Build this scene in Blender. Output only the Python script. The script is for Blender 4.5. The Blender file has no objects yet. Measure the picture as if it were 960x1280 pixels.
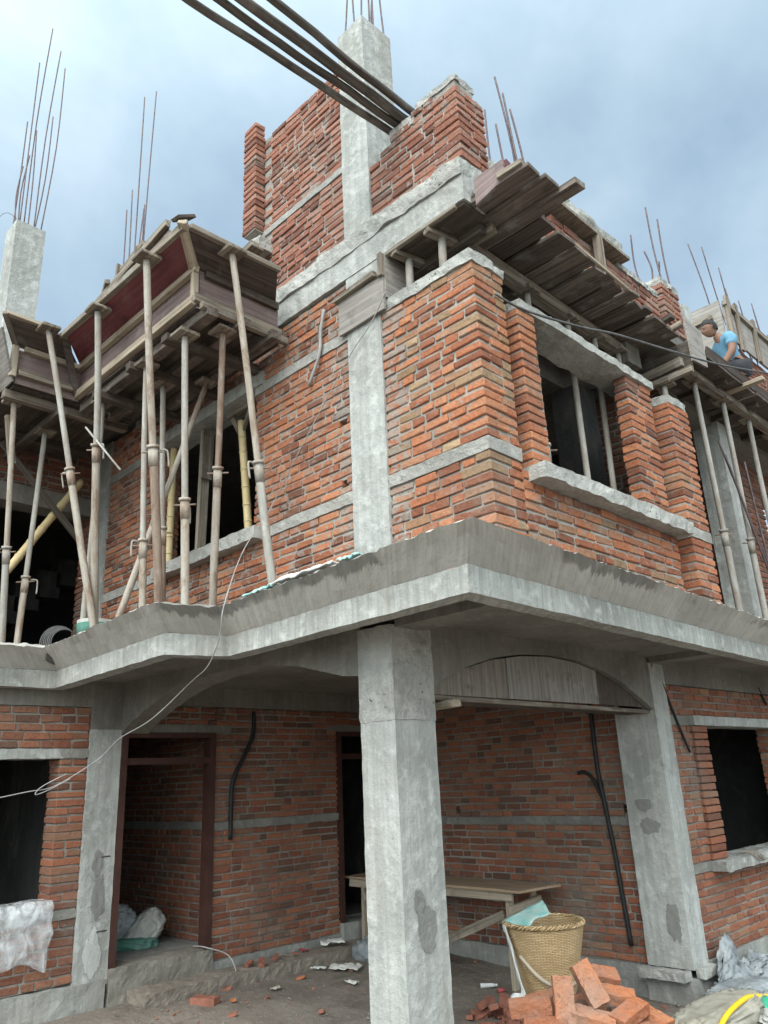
import bpy, math, random
from mathutils import Vector, Matrix, noise

random.seed(7)
scene = bpy.context.scene
COL = scene.collection
V = Vector

# ------------------------------------------------------------------ materials
def newmat(name):
    m = bpy.data.materials.new(name); m.use_nodes = True
    nt = m.node_tree; nt.nodes.clear()
    out = nt.nodes.new('ShaderNodeOutputMaterial'); b = nt.nodes.new('ShaderNodeBsdfPrincipled')
    nt.links.new(b.outputs[0], out.inputs[0])
    b.inputs['Specular IOR Level'].default_value = 0.25
    b.inputs['Roughness'].default_value = 0.9
    return m, nt, b

class N:
    """tiny node helper"""
    def __init__(s, nt): s.nt = nt
    def attr(s, n):
        a = s.nt.nodes.new('ShaderNodeAttribute'); a.attribute_name = n; return a
    def link(s, a, b): s.nt.links.new(a, b)
    def mapping(s, vec, scale):
        m = s.nt.nodes.new('ShaderNodeMapping'); m.inputs['Scale'].default_value = scale
        s.link(vec, m.inputs['Vector']); return m.outputs[0]
    def noise(s, vec, scale, detail=4, rough=.55, dist=0):
        n = s.nt.nodes.new('ShaderNodeTexNoise'); s.link(vec, n.inputs['Vector'])
        n.inputs['Scale'].default_value = scale; n.inputs['Detail'].default_value = detail
        n.inputs['Roughness'].default_value = rough; n.inputs['Distortion'].default_value = dist
        return n.outputs['Fac']
    def ramp(s, fac, stops, interp='LINEAR'):
        r = s.nt.nodes.new('ShaderNodeValToRGB'); e = r.color_ramp.elements
        r.color_ramp.interpolation = interp
        while len(e) < len(stops): e.new(.5)
        for el, (p, c) in zip(e, stops):
            el.position = p; el.color = (c if isinstance(c, tuple) else (c, c, c)) + (1,)
        s.link(fac, r.inputs[0]); return r.outputs[0]
    def mix(s, fac, a, b, mode='MIX'):
        m = s.nt.nodes.new('ShaderNodeMix'); m.data_type = 'RGBA'; m.blend_type = mode
        for inp, val in ((m.inputs[0], fac), (m.inputs[6], a), (m.inputs[7], b)):
            if hasattr(val, 'links'): s.link(val, inp)
            elif isinstance(val, (int, float)): inp.default_value = val if inp.type == 'VALUE' else (val, val, val, 1)
            else: inp.default_value = tuple(val) + (1,)
        return m.outputs[2]
    def math(s, op, a, b=0.0, clamp=False):
        m = s.nt.nodes.new('ShaderNodeMath'); m.operation = op; m.use_clamp = clamp
        for i, val in enumerate((a, b)):
            if hasattr(val, 'links'): s.link(val, m.inputs[i])
            else: m.inputs[i].default_value = val
        return m.outputs[0]
    def bump(s, h, strength, dist, prev=None):
        b = s.nt.nodes.new('ShaderNodeBump'); b.inputs['Strength'].default_value = strength
        b.inputs['Distance'].default_value = dist; s.link(h, b.inputs['Height'])
        if prev is not None: s.link(prev, b.inputs['Normal'])
        return b.outputs[0]

MORT = (.27, .25, .22)
def mat_brick(name, stops, smear=.0):
    m, nt, b = newmat(name); n = N(nt)
    lc = n.attr('lc').outputs['Vector']; t = n.attr('tint')
    sep = nt.nodes.new('ShaderNodeSeparateColor'); n.link(t.outputs['Color'], sep.inputs[0])
    base = n.ramp(sep.outputs[0], stops)
    n1 = n.noise(lc, 34, 6, .75); n2 = n.noise(lc, 1.6, 4); n3 = n.noise(lc, 11, 6, .65, .4)
    c = n.mix(n.ramp(n1, [(.25, .3), (.7, 1)]), n.mix(1, base, (.55, .5, .48), 'MULTIPLY'), base)
    c = n.mix(n.ramp(n2, [(.5, 0.0), (.72, .45)]), c, (.17, .135, .11))
    sm = n.math('ADD', n3, n.math('MULTIPLY', sep.outputs[1], .3))
    msk = n.ramp(sm, [(.60 - smear, 0), (.70 - smear, .75)])
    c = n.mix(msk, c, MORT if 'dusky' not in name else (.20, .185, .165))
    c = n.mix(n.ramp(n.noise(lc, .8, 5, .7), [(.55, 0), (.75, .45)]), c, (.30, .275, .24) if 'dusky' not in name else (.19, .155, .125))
    chip = n.ramp(n.noise(lc, 48, 4, .7, .8), [(.60, 0), (.68, 1)])
    c = n.mix(n.math('MULTIPLY', chip, .55), c, n.mix(1, base, (.42, .36, .33), 'MULTIPLY'))
    n.link(c, b.inputs['Base Color'])
    bp = n.bump(n1, .8, .014); bp = n.bump(n3, .8, .018, bp); bp = n.bump(n.math('SUBTRACT', 1.0, chip), .6, .008, bp); n.link(bp, b.inputs['Normal'])
    return m

def mat_concrete(name, light, dark, streak=.5, pits=.5, blotch=.5, horizontal=False, bump=.6):
    m, nt, b = newmat(name); n = N(nt)
    lc = n.attr('lc').outputs['Vector']
    big = n.noise(lc, 1.3, 6, .6, .3); mid = n.noise(lc, 9, 6, .65)
    st = n.noise(n.mapping(lc, (22, 22, .7) if not horizontal else (1.2, 1.2, 30)), 1, 4, .6)
    fine = n.noise(lc, 90, 3, .6)
    c = n.mix(n.ramp(big, [(.36, 0), (.62, 1)]), dark, light)
    c = n.mix(n.math('MULTIPLY', n.ramp(st, [(.42, 1), (.60, 0)]), streak), c, tuple(x * .62 for x in dark))
    c = n.mix(n.math('MULTIPLY', n.ramp(mid, [(.52, 0), (.7, 1)]), blotch), c, tuple(min(.8, x * 1.18) for x in light))
    c = n.mix(n.math('MULTIPLY', n.ramp(n.noise(lc, 3.3, 6, .7, .6), [(.58, 0), (.68, 1)]), blotch * .7), c, tuple(x * .7 for x in dark))
    vor = nt.nodes.new('ShaderNodeTexVoronoi'); n.link(lc, vor.inputs['Vector']); vor.inputs['Scale'].default_value = 26
    pit = n.math('MULTIPLY', n.ramp(vor.outputs['Distance'], [(.10, 1), (.2, 0)]), n.ramp(n.noise(lc, 2.4, 5, .7), [(.54, 0), (.62, 1)]))
    c = n.mix(n.math('MULTIPLY', pit, pits), c, tuple(x * .4 for x in dark))
    c = n.mix(n.ramp(n.noise(n.mapping(lc, (1, 1, .45)), 2.6, 6, .7, .5), [(.52, 0), (.72, .42)]), c, (.20, .17, .13))
    c = n.mix(n.ramp(n.noise(lc, 55, 3, .6), [(.55, 0), (.75, .3)]), c, tuple(x * .55 for x in dark))
    n.link(c, b.inputs['Base Color'])
    bp = n.bump(mid, bump, .03); bp = n.bump(fine, bump * .7, .006, bp); bp = n.bump(n.math('SUBTRACT', 1.0, pit), pits, .01, bp)
    bp = n.bump(st, .35 * streak, .012, bp)
    n.link(bp, b.inputs['Normal'])
    return m

def mat_wood(name, light, dark, spots=.3, rough=.85):
    m, nt, b = newmat(name); n = N(nt)
    lc = n.attr('lc').outputs['Vector']; t = n.attr('tint')
    sep = nt.nodes.new('ShaderNodeSeparateColor'); n.link(t.outputs['Color'], sep.inputs[0])
    g = n.noise(n.mapping(lc, (1.5, 38, 38)), 1, 5, .6, .4); blot = n.noise(lc, 5, 5, .6)
    c = n.mix(n.ramp(g, [(.35, 0), (.65, 1)]), dark, light)
    c = n.mix(n.math('MULTIPLY', sep.outputs[0], .5), c, n.mix(1, c, (.55, .52, .5), 'MULTIPLY'))
    c = n.mix(n.math('MULTIPLY', n.ramp(blot, [(.55, 0), (.7, 1)]), spots), c, (.33, .315, .29))
    c = n.mix(n.math('MULTIPLY', n.ramp(blot, [(.3, 1), (.42, 0)]), .6), c, tuple(x * .5 for x in dark))
    n.link(c, b.inputs['Base Color']); b.inputs['Roughness'].default_value = rough
    n.link(n.bump(blot, .4, .01, n.bump(g, .5, .006)), b.inputs['Normal'])
    return m

def mat_plain(name, c1, c2, scale=8, rough=.8, bump=.3, metal=0, spec=.25):
    m, nt, b = newmat(name); n = N(nt)
    lc = n.attr('lc').outputs['Vector']
    a = n.noise(lc, scale, 6, .65); f = n.noise(lc, scale * 7, 3)
    n.link(n.mix(n.ramp(a, [(.35, 0), (.65, 1)]), c1, c2), b.inputs['Base Color'])
    b.inputs['Roughness'].default_value = rough; b.inputs['Metallic'].default_value = metal
    b.inputs['Specular IOR Level'].default_value = spec
    n.link(n.bump(f, bump, .006, n.bump(a, bump, .015)), b.inputs['Normal'])
    return m

def mat_lip():
    m, nt, b = newmat('board_marked_lip'); n = N(nt)
    lc = n.attr('lc').outputs['Vector']; sx = nt.nodes.new('ShaderNodeSeparateXYZ'); n.link(lc, sx.inputs[0])
    st = n.noise(n.mapping(lc, (24, 24, .8)), 1, 4, .6); big = n.noise(lc, 1.6, 5); wet = n.noise(n.mapping(lc, (5.5, 5.5, 1.0)), 1, 6, .72)
    c = n.mix(n.ramp(big, [(.35, 0), (.65, 1)]), (.40, .38, .345), (.52, .495, .455))
    c = n.mix(n.math('MULTIPLY', n.ramp(st, [(.38, 1), (.62, 0)]), .35), c, (.25, .235, .21))
    c = n.mix(n.ramp(n.noise(lc, 9, 6, .7), [(.5, 0), (.72, .55)]), c, (.27, .25, .22))
    h = n.math('ADD', n.math('MULTIPLY', sx.outputs[2], 2.6), wet)
    c = n.mix(n.math('MULTIPLY', n.ramp(h, [(.90, 0), (.96, .7)]), n.ramp(n.noise(lc, 1.1, 3), [(.50, 0), (.56, 1)])), c, (.13, .125, .115))
    n.link(c, b.inputs['Base Color']); n.link(n.bump(n.noise(lc, 40, 4), .5, .008, n.bump(st, .4, .01)), b.inputs['Normal'])
    return m
UP_STOPS = [(0, (.16, .072, .046)), (.16, (.26, .097, .055)), (.34, (.365, .138, .073)), (.55, (.44, .168, .086)), (.72, (.50, .212, .110)), (.86, (.40, .20, .118)), (.94, (.28, .18, .105)), (1, (.49, .33, .20))]
OLD = [(0, (.15, .062, .04)), (.16, (.25, .085, .05)), (.34, (.34, .125, .068)), (.52, (.40, .165, .085)), (.68, (.46, .21, .11)), (.86, (.43, .20, .11)), (.95, (.31, .17, .10)), (1, (.42, .27, .155))]
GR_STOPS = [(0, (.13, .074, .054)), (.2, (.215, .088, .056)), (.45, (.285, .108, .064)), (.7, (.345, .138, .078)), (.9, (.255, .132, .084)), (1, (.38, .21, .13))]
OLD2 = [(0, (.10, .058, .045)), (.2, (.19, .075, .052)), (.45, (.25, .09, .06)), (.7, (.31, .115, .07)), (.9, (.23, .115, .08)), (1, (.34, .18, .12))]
TOP_STOPS = [(0, (.16, .076, .055)), (.2, (.24, .098, .068)), (.5, (.32, .135, .090)), (.8, (.38, .175, .12)), (1, (.31, .195, .15))]
OLD3 = [(0, (.17, .068, .055)), (.2, (.26, .088, .066)), (.5, (.33, .118, .085)), (.8, (.39, .16, .115)), (1, (.31, .18, .15))]
def mat_steel(name, c1, c2, crust, rust, k=.5):
    m, nt, b = newmat(name); n = N(nt); lc = n.attr('lc').outputs['Vector']; t = n.attr('tint')
    a = n.noise(n.mapping(lc, (1, 5, 5)), 3.0, 6, .7); f = n.noise(lc, 45, 4, .7); g = n.noise(n.mapping(lc, (.6, 2, 2)), 5, 6, .7, .4)
    c = n.mix(n.ramp(a, [(.36, 0), (.62, 1)]), c1, c2)
    c = n.mix(n.ramp(g, [(.50, 0), (.60, k)]), c, rust); c = n.mix(n.ramp(g, [(.30, .7), (.42, 0)]), c, crust)
    c = n.mix(n.ramp(f, [(.58, 0), (.7, .5)]), c, (.10, .08, .065))
    n.link(c, b.inputs['Base Color']); b.inputs['Roughness'].default_value = .75
    n.link(n.bump(f, .5, .005, n.bump(g, .5, .012)), b.inputs['Normal']); return m
M = {}
M['brick_up'] = mat_brick('orange_brick', UP_STOPS, .02)
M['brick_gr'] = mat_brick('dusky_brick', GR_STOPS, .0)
M['brick_top'] = mat_brick('pink_brick', TOP_STOPS, -.01)
M['mortar'] = mat_concrete('mortar', (.36, .335, .30), (.19, .178, .158), .05, .9, .6)
M['mortar_gr'] = mat_concrete('dark_mortar', (.28, .26, .23), (.15, .138, .12), .05, .6, .5)  # darker mortar that goes with the dusky brick
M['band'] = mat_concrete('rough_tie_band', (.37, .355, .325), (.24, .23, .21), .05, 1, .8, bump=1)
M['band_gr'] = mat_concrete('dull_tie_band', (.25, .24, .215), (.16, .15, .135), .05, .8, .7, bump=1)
M['room'] = mat_concrete('shade_toned_room_render', (.055, .054, .052), (.035, .034, .033), .2, .2, .4)  # shade of the rooms put into a near-black surface colour
M['conc'] = mat_concrete('cast_concrete', (.41, .408, .385), (.28, .278, .258), .30, .45, .8)
M['conc_rough'] = mat_concrete('rough_concrete', (.42, .41, .38), (.25, .245, .225), .1, 1, .8, bump=1.2)
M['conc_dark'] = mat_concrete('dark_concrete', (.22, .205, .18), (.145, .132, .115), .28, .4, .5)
M['conc_eave'] = mat_concrete('eave_concrete', (.45, .447, .418), (.29, .287, .262), .42, .45, .9)
M['conc_lip'] = mat_lip()
M['cement'] = mat_concrete('wet_cement_patch', (.245, .24, .22), (.18, .175, .165), .05, .2, .3)
M['pale_patch'] = mat_concrete('pale_cement_patch', (.55, .55, .53), (.42, .42, .40), .05, .8, .6)
for _m in ('cement', 'pale_patch'):
    _nt = M[_m].node_tree; _n = N(_nt); _b = next(x for x in _nt.nodes if x.type == 'BSDF_PRINCIPLED'); _s = _nt.nodes.new('ShaderNodeSeparateColor'); _n.link(_n.attr('tint').outputs['Color'], _s.inputs[0])
    _n.link(_n.ramp(_n.math('ADD', _s.outputs[0], _n.math('MULTIPLY', _n.noise(_n.attr('lc').outputs['Vector'], 22, 5, .7), .9)), [(.78, 0), (.95, .9)]), _b.inputs['Alpha'])
M['doorstep'] = mat_concrete('damp_muddy_plaster', (.255, .235, .20), (.15, .135, .115), .15, .4, .6)
M['step'] = mat_concrete('muddy_cement', (.24, .205, .17), (.14, .115, .095), .1, .6, .6)
M['plinth'] = mat_concrete('plinth_plaster', (.33, .325, .30), (.21, .205, .19), .3, .3, .6)
M['wood'] = mat_wood('weathered_timber', (.31, .265, .21), (.12, .095, .075), .45)
M['wood_dark'] = mat_wood('shade_darkened_timber', (.11, .088, .07), (.05, .038, .031), .2)  # dark timber; shade under the decks is mixed into this colour
M['wood_pale'] = mat_wood('pale_timber', (.46, .39, .30), (.29, .23, .17), .3)
M['deck'] = mat_wood('greyed_deck_board', (.20, .165, .14), (.085, .068, .058), .45)
M['ply_arch'] = mat_wood('streaked_arch_plywood', (.27, .235, .20), (.15, .128, .108), .35)
M['ply_red'] = mat_wood('red_film_plywood', (.19, .058, .062), (.11, .034, .040), .10, .5)
M['ply_grey'] = mat_wood('cement_stained_plywood', (.33, .305, .275), (.20, .175, .16), .6)
M['ply_pink'] = mat_wood('faded_red_plywood', (.27, .20, .185), (.17, .12, .115), .35, .6)
M['ply_brown'] = mat_wood('brown_plywood', (.125, .098, .083), (.062, .047, .042), .3)
M['steel'] = mat_steel('cement_smeared_steel', (.29, .235, .185), (.40, .36, .31), (.48, .46, .42), (.20, .125, .085), .75)
M['steel_grey'] = mat_steel('grey_steel', (.27, .245, .215), (.38, .36, .325), (.48, .46, .43), (.24, .175, .13), .5)
M['rust'] = mat_steel('rusty_steel', (.17, .11, .08), (.27, .205, .16), (.42, .39, .35), (.14, .08, .055), .7)
M['rebar'] = mat_plain('rebar_steel', (.085, .062, .062), (.15, .11, .11), 20, .6, .2, .4)
M['bamboo'] = mat_plain('yellow_bamboo', (.50, .38, .19), (.62, .50, .29), 5, .55, .1)
M['pole'] = mat_wood('dark_pole', (.16, .142, .125), (.06, .05, .044), .3)
M['black'] = mat_plain('black_plastic', (.012, .012, .013), (.022, .022, .022), 10, .5, .1)
M['frame'] = mat_plain('brown_frame_paint', (.042, .018, .015), (.065, .029, .022), 7, .55, .1)
M['wire_grey'] = mat_plain('grey_wire', (.22, .21, .20), (.36, .35, .34), 8, .6, .1)
M['wire_dark'] = mat_plain('dark_wire', (.06, .06, .06), (.12, .115, .11), 8, .6, .1)
M['dirt'] = None
M['wicker'] = None
M['bench'] = mat_wood('tan_bench_board', (.50, .36, .25), (.34, .235, .155), .25)
M['teal'] = mat_plain('turquoise_sheet', (.17, .42, .40), (.44, .52, .47), 11, .7, .4)
M['white_sack'] = mat_plain('white_woven_sack', (.50, .50, .48), (.62, .62, .60), 7, .7, .3)
M['sack'] = mat_plain('dusty_sack', (.22, .20, .16), (.34, .315, .26), 6, .85, .4)
M['sack_grey'] = mat_plain('grey_tarp', (.15, .165, .175), (.33, .345, .35), 5, .55, .3)
M['sack_white'] = mat_plain('grubby_white_sack', (.30, .295, .27), (.44, .43, .40), 6, .8, .4)
M['green'] = mat_plain('green_plastic', (.03, .27, .16), (.10, .36, .24), 8, .5, .2)
M['green_dull'] = mat_plain('dusty_green_sack', (.05, .16, .12), (.12, .22, .18), 7, .7, .4)
M['yellow'] = mat_plain('yellow_hose', (.75, .45, .01), (.80, .52, .03), 6, .4, .05)
M['paper'] = mat_plain('soiled_paper', (.50, .49, .45), (.62, .61, .57), 10, .9, .2)
M['redcup'] = mat_plain('red_plastic', (.32, .03, .04), (.42, .10, .10), 10, .5, .1)
M['brick_loose'] = mat_brick('loose_brick', [(0, (.36, .125, .06)), (.5, (.47, .175, .08)), (1, (.54, .225, .11))], -.05)
M['brick_loose_dark'] = mat_plain('dull_brick_bits', (.20, .085, .06), (.31, .125, .085), 14, .9, .6)
M['skin'] = mat_plain('brown_skin', (.16, .085, .055), (.20, .11, .075), 10, .6, .1)
M['hair'] = mat_plain('black_hair', (.012, .011, .010), (.02, .018, .016), 40, .6, .5)
M['shirt'] = mat_plain('light_blue_shirt', (.095, .215, .315), (.14, .275, .37), 9, .9, .8)
M['eye_white'] = mat_plain('eye', (.30, .27, .25), (.34, .31, .28), 10, .4, .02)
M['trousers'] = mat_plain('dark_trousers', (.03, .03, .035), (.05, .05, .055), 6, .9, .2)

# translucent plastic film
m, nt, b = newmat('clear_plastic_sheet'); n = N(nt)
lc = n.attr('lc').outputs['Vector']; w = n.noise(n.mapping(lc, (1, 1, .55)), 7, 3, .5, 1.6)
b.inputs['Base Color'].default_value = (.78, .79, .80, 1); b.inputs['Roughness'].default_value = .22
b.inputs['Specular IOR Level'].default_value = .6
n.link(n.ramp(w, [(.38, .16), (.54, .34), (.72, .70)]), b.inputs['Alpha']); n.link(n.bump(w, .8, .03), b.inputs['Normal'])
M['film'] = m
# dirt
m, nt, b = newmat('bare_dirt'); n = N(nt)
lc = n.attr('lc').outputs['Vector']
a = n.noise(lc, .9, 7, .65, .3); d2 = n.noise(lc, 14, 6, .7); d3 = n.noise(lc, 60, 4, .7)
c = n.mix(n.ramp(a, [(.35, 0), (.65, 1)]), (.15, .125, .105), (.225, .192, .162))
c = n.mix(n.ramp(d2, [(.5, 0), (.75, .7)]), c, (.30, .26, .22))
c = n.mix(n.ramp(n.noise(lc, 2.2, 5, .7, .8), [(.52, 0), (.66, .65)]), c, (.10, .082, .068))
c = n.mix(n.ramp(n.noise(lc, 26, 2), [(.69, 0), (.72, .6)]), c, (.27, .135, .095))
n.link(c, b.inputs['Base Color'])
n.link(n.bump(d3, .6, .01, n.bump(d2, .8, .03)), b.inputs['Normal'])
M['dirt'] = m
# wicker
m, nt, b = newmat('woven_bamboo'); n = N(nt)
lc = n.attr('lc').outputs['Vector']
br = nt.nodes.new('ShaderNodeTexBrick'); _wj = nt.nodes.new('ShaderNodeTexNoise'); n.link(lc, _wj.inputs['Vector']); _wj.inputs['Scale'].default_value = 14
_wv = nt.nodes.new('ShaderNodeVectorMath'); _wv.operation = 'MULTIPLY_ADD'; n.link(_wj.outputs['Color'], _wv.inputs[0]); _wv.inputs[1].default_value = (.02, .012, 0); n.link(lc, _wv.inputs[2]); n.link(_wv.outputs[0], br.inputs['Vector'])
br.inputs['Scale'].default_value = 1; br.inputs['Brick Width'].default_value = .045; br.inputs['Row Height'].default_value = .011
br.inputs['Mortar Size'].default_value = .0022; br.inputs['Mortar Smooth'].default_value = .6
br.inputs['Color1'].default_value = (.64, .465, .27, 1); br.inputs['Color2'].default_value = (.50, .34, .18, 1); br.inputs['Mortar'].default_value = (.17, .10, .04, 1)
n.link(n.mix(n.ramp(n.noise(lc, 7, 6, .7), [(.42, .0), (.7, .65)]), br.outputs['Color'], (.33, .22, .11)), b.inputs['Base Color'])
n.link(n.bump(n.math('SUBTRACT', 1.0, br.outputs['Fac']), .9, .006), b.inputs['Normal'])
b.inputs['Roughness'].default_value = .7
M['wicker'] = m

# ------------------------------------------------------------------ mesh builder
class MB:
    def __init__(s): s.v = []; s.f = []; s.t = []; s.l = []; s.mi = []; s.sm = []
    def add(s, vs, fs, tint=(.5, 0, 0), lc=None, mat=0, smooth=False):
        o = len(s.v); s.v += [tuple(p) for p in vs]
        s.f += [tuple(i + o for i in f) for f in fs]; s.t += [tint] * len(vs)
        s.l += [tuple(p) for p in (lc if lc is not None else vs)]
        s.mi += [mat] * len(fs); s.sm += [smooth] * len(fs)
    def build(s, name, mats, parent=None, origin=(0, 0, 0)):
        """mesh in world coordinates, stored relative to origin (the thing's base)"""
        me = bpy.data.meshes.new(name); o = V(origin)
        me.from_pydata([(p[0] - o.x, p[1] - o.y, p[2] - o.z) for p in s.v], [], s.f)
        a = me.attributes.new('tint', 'FLOAT_COLOR', 'POINT')
        a.data.foreach_set('color', [x for t in s.t for x in (t[0], t[1], t[2], 1)])
        a = me.attributes.new('lc', 'FLOAT_VECTOR', 'POINT')
        a.data.foreach_set('vector', [x for t in s.l for x in t])
        for mm in (mats if isinstance(mats, list) else [mats]): me.materials.append(mm)
        me.polygons.foreach_set('material_index', s.mi); me.polygons.foreach_set('use_smooth', s.sm)
        me.update()
        ob = bpy.data.objects.new(name, me); COL.objects.link(ob)
        if parent is not None: ob.parent = parent
        else: ob.location = o
        return ob

def tag(o, label=None, cat=None, group=None, kind=None):
    if label: o['label'] = label
    if cat: o['category'] = cat
    if group: o['group'] = group
    if kind: o['kind'] = kind
    return o
def thing(name, loc, label, cat, group=None):
    o = bpy.data.objects.new(name, None); COL.objects.link(o); o.location = loc
    o.empty_display_size = .2
    return tag(o, label, cat, group)
def solo(mb, name, mat, origin, label, cat, group=None):
    return tag(mb.build(name, mat, None, origin), label, cat, group)

def cbox(mb, x0, x1, y0, y1, z0, z1, ch=.005, jit=.0, xf=None, tint=(.5, 0, 0), mat=0, rng=random, lcoff=None, lcw=True):
    """chamfered box; xf maps local to world"""
    vs = []; idx = {}
    X = (x0, x1); Y = (y0, y1); Z = (z0, z1)
    for i in (0, 1):
        for j in (0, 1):
            for k in (0, 1):
                sx, sy, sz = (1 - 2 * i) * ch, (1 - 2 * j) * ch, (1 - 2 * k) * ch
                jx, jy, jz = ((rng.uniform(-jit, jit) for _ in range(3)) if jit else (0, 0, 0))
                for a, (dx, dy, dz) in enumerate(((0, sy, sz), (sx, 0, sz), (sx, sy, 0))):
                    idx[(i, j, k, a)] = len(vs); vs.append(V((X[i] + dx + jx, Y[j] + dy + jy, Z[k] + dz + jz)))
    g = lambda i, j, k, a: idx[(i, j, k, a)]
    fs = []
    for i in (0, 1):
        q = [g(i, 0, 0, 0), g(i, 1, 0, 0), g(i, 1, 1, 0), g(i, 0, 1, 0)]; fs.append(q if i else q[::-1])
        q = [g(0, i, 0, 1), g(0, i, 1, 1), g(1, i, 1, 1), g(1, i, 0, 1)]; fs.append(q if i else q[::-1])
        q = [g(0, 0, i, 2), g(1, 0, i, 2), g(1, 1, i, 2), g(0, 1, i, 2)]; fs.append(q if i else q[::-1])
    for i in (0, 1):
        for j in (0, 1):
            p = (i + j) % 2 == 0
            q = [g(i, j, 0, 0), g(i, j, 1, 0), g(i, j, 1, 1), g(i, j, 0, 1)]; fs.append(q if p else q[::-1])
            q = [g(i, 0, j, 0), g(i, 1, j, 0), g(i, 1, j, 2), g(i, 0, j, 2)]; fs.append(q[::-1] if p else q)
            q = [g(0, i, j, 1), g(1, i, j, 1), g(1, i, j, 2), g(0, i, j, 2)]; fs.append(q if p else q[::-1])
            for k in (0, 1):
                q = [g(i, j, k, 0), g(i, j, k, 1), g(i, j, k, 2)]; fs.append(q if (i + j + k) % 2 else q[::-1])
    wv = [xf @ p for p in vs] if xf is not None else vs
    if lcw: lc = None
    else:
        o = lcoff or (0, 0, 0); lc = [(p.x + o[0], p.y + o[1], p.z + o[2]) for p in vs]
    mb.add(wv, fs, tint, lc, mat)

def rbox(mb, x0, x1, y0, y1, z0, z1, step=.08, amp=.004, freq=9, tint=(.5, 0, 0), mat=0, xf=None, smooth=False):
    """box with subdivided, noise-displaced faces (cast or hacked surfaces)"""
    D = [(x0, x1), (y0, y1), (z0, z1)]
    n = [max(1, min(150, int(round((b - a) / step)))) for a, b in D]
    ids = {}; vs = []; fs = []
    def vid(i, j, k):
        key = (i, j, k)
        if key not in ids:
            p = V((x0 + (x1 - x0) * i / n[0], y0 + (y1 - y0) * j / n[1], z0 + (z1 - z0) * k / n[2]))
            w = xf @ p if xf is not None else p
            w = w + noise.noise_vector(w * freq) * amp + noise.noise_vector(w * freq * 3.1) * amp * .5
            ids[key] = len(vs); vs.append(w)
        return ids[key]
    for a in range(3):
        u, v = [(1, 2), (2, 0), (0, 1)][a]
        for side in (0, n[a]):
            for i in range(n[u]):
                for j in range(n[v]):
                    q = []
                    for di, dj in ((0, 0), (1, 0), (1, 1), (0, 1)):
                        c = [0, 0, 0]; c[a] = side; c[u] = i + di; c[v] = j + dj; q.append(vid(*c))
                    fs.append(q if side else q[::-1])
    mb.add(vs, fs, tint, None, mat, smooth)

def tube(mb, pts, r, seg=10, tint=None, mat=0, caps=True, r_end=None, smooth=True):
    pts = [V(p) for p in pts]; m_ = len(pts); vs = []; lc = []; fs = []
    off = random.uniform(0, 50); acc = 0; prev = None
    for i, p in enumerate(pts):
        d = (pts[min(i + 1, m_ - 1)] - pts[max(i - 1, 0)]).normalized()
        if prev is None:
            ref = V((0, 0, 1)) if abs(d.z) < .9 else V((1, 0, 0)); a = d.cross(ref).normalized()
        else: a = (prev - d * prev.dot(d)).normalized()
        prev = a; bb = d.cross(a)
        rr = r + (r_end - r) * i / (m_ - 1) if r_end else r
        if i: acc += (p - pts[i - 1]).length
        for k in range(seg):
            t = 2 * math.pi * k / seg
            vs.append(p + (a * math.cos(t) + bb * math.sin(t)) * rr)
            lc.append((acc + off, math.cos(t) * rr + off, math.sin(t) * rr))
    for i in range(m_ - 1):
        for k in range(seg):
            k2 = (k + 1) % seg
            fs.append((i * seg + k, i * seg + k2, (i + 1) * seg + k2, (i + 1) * seg + k))
    if caps: fs.append(tuple(range(seg))[::-1]); fs.append(tuple((m_ - 1) * seg + k for k in range(seg)))
    mb.add(vs, fs, tint or (random.random(), 0, 0), lc, mat, smooth)

def basis(p, q, up=(0, 0, 1)):
    """matrix whose X axis runs p->q, Z as near to up as possible"""
    x = (V(q) - V(p)).normalized(); u = V(up)
    if abs(x.dot(u)) > .98: u = V((0, 1, 0))
    y = u.cross(x).normalized(); z = x.cross(y)
    mt = Matrix((x, y, z)).transposed().to_4x4(); mt.translation = V(p); return mt

def plank(mb, p, q, w, t, up=(0, 0, 1), tint=None, ch=.004, jit=.004, mat=0):
    """timber from p to q, w wide (sideways), t thick along up"""
    L = (V(q) - V(p)).length; mt = basis(p, q, up)
    n = max(1, int(L / .5)); off = (random.uniform(0, 40), random.uniform(0, 40), random.uniform(0, 40))
    cbox(mb, 0, L, -w / 2, w / 2, -t / 2, t / 2, ch, jit, mt, tint or (random.random(), 0, 0), mat, lcoff=off, lcw=False)

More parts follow.
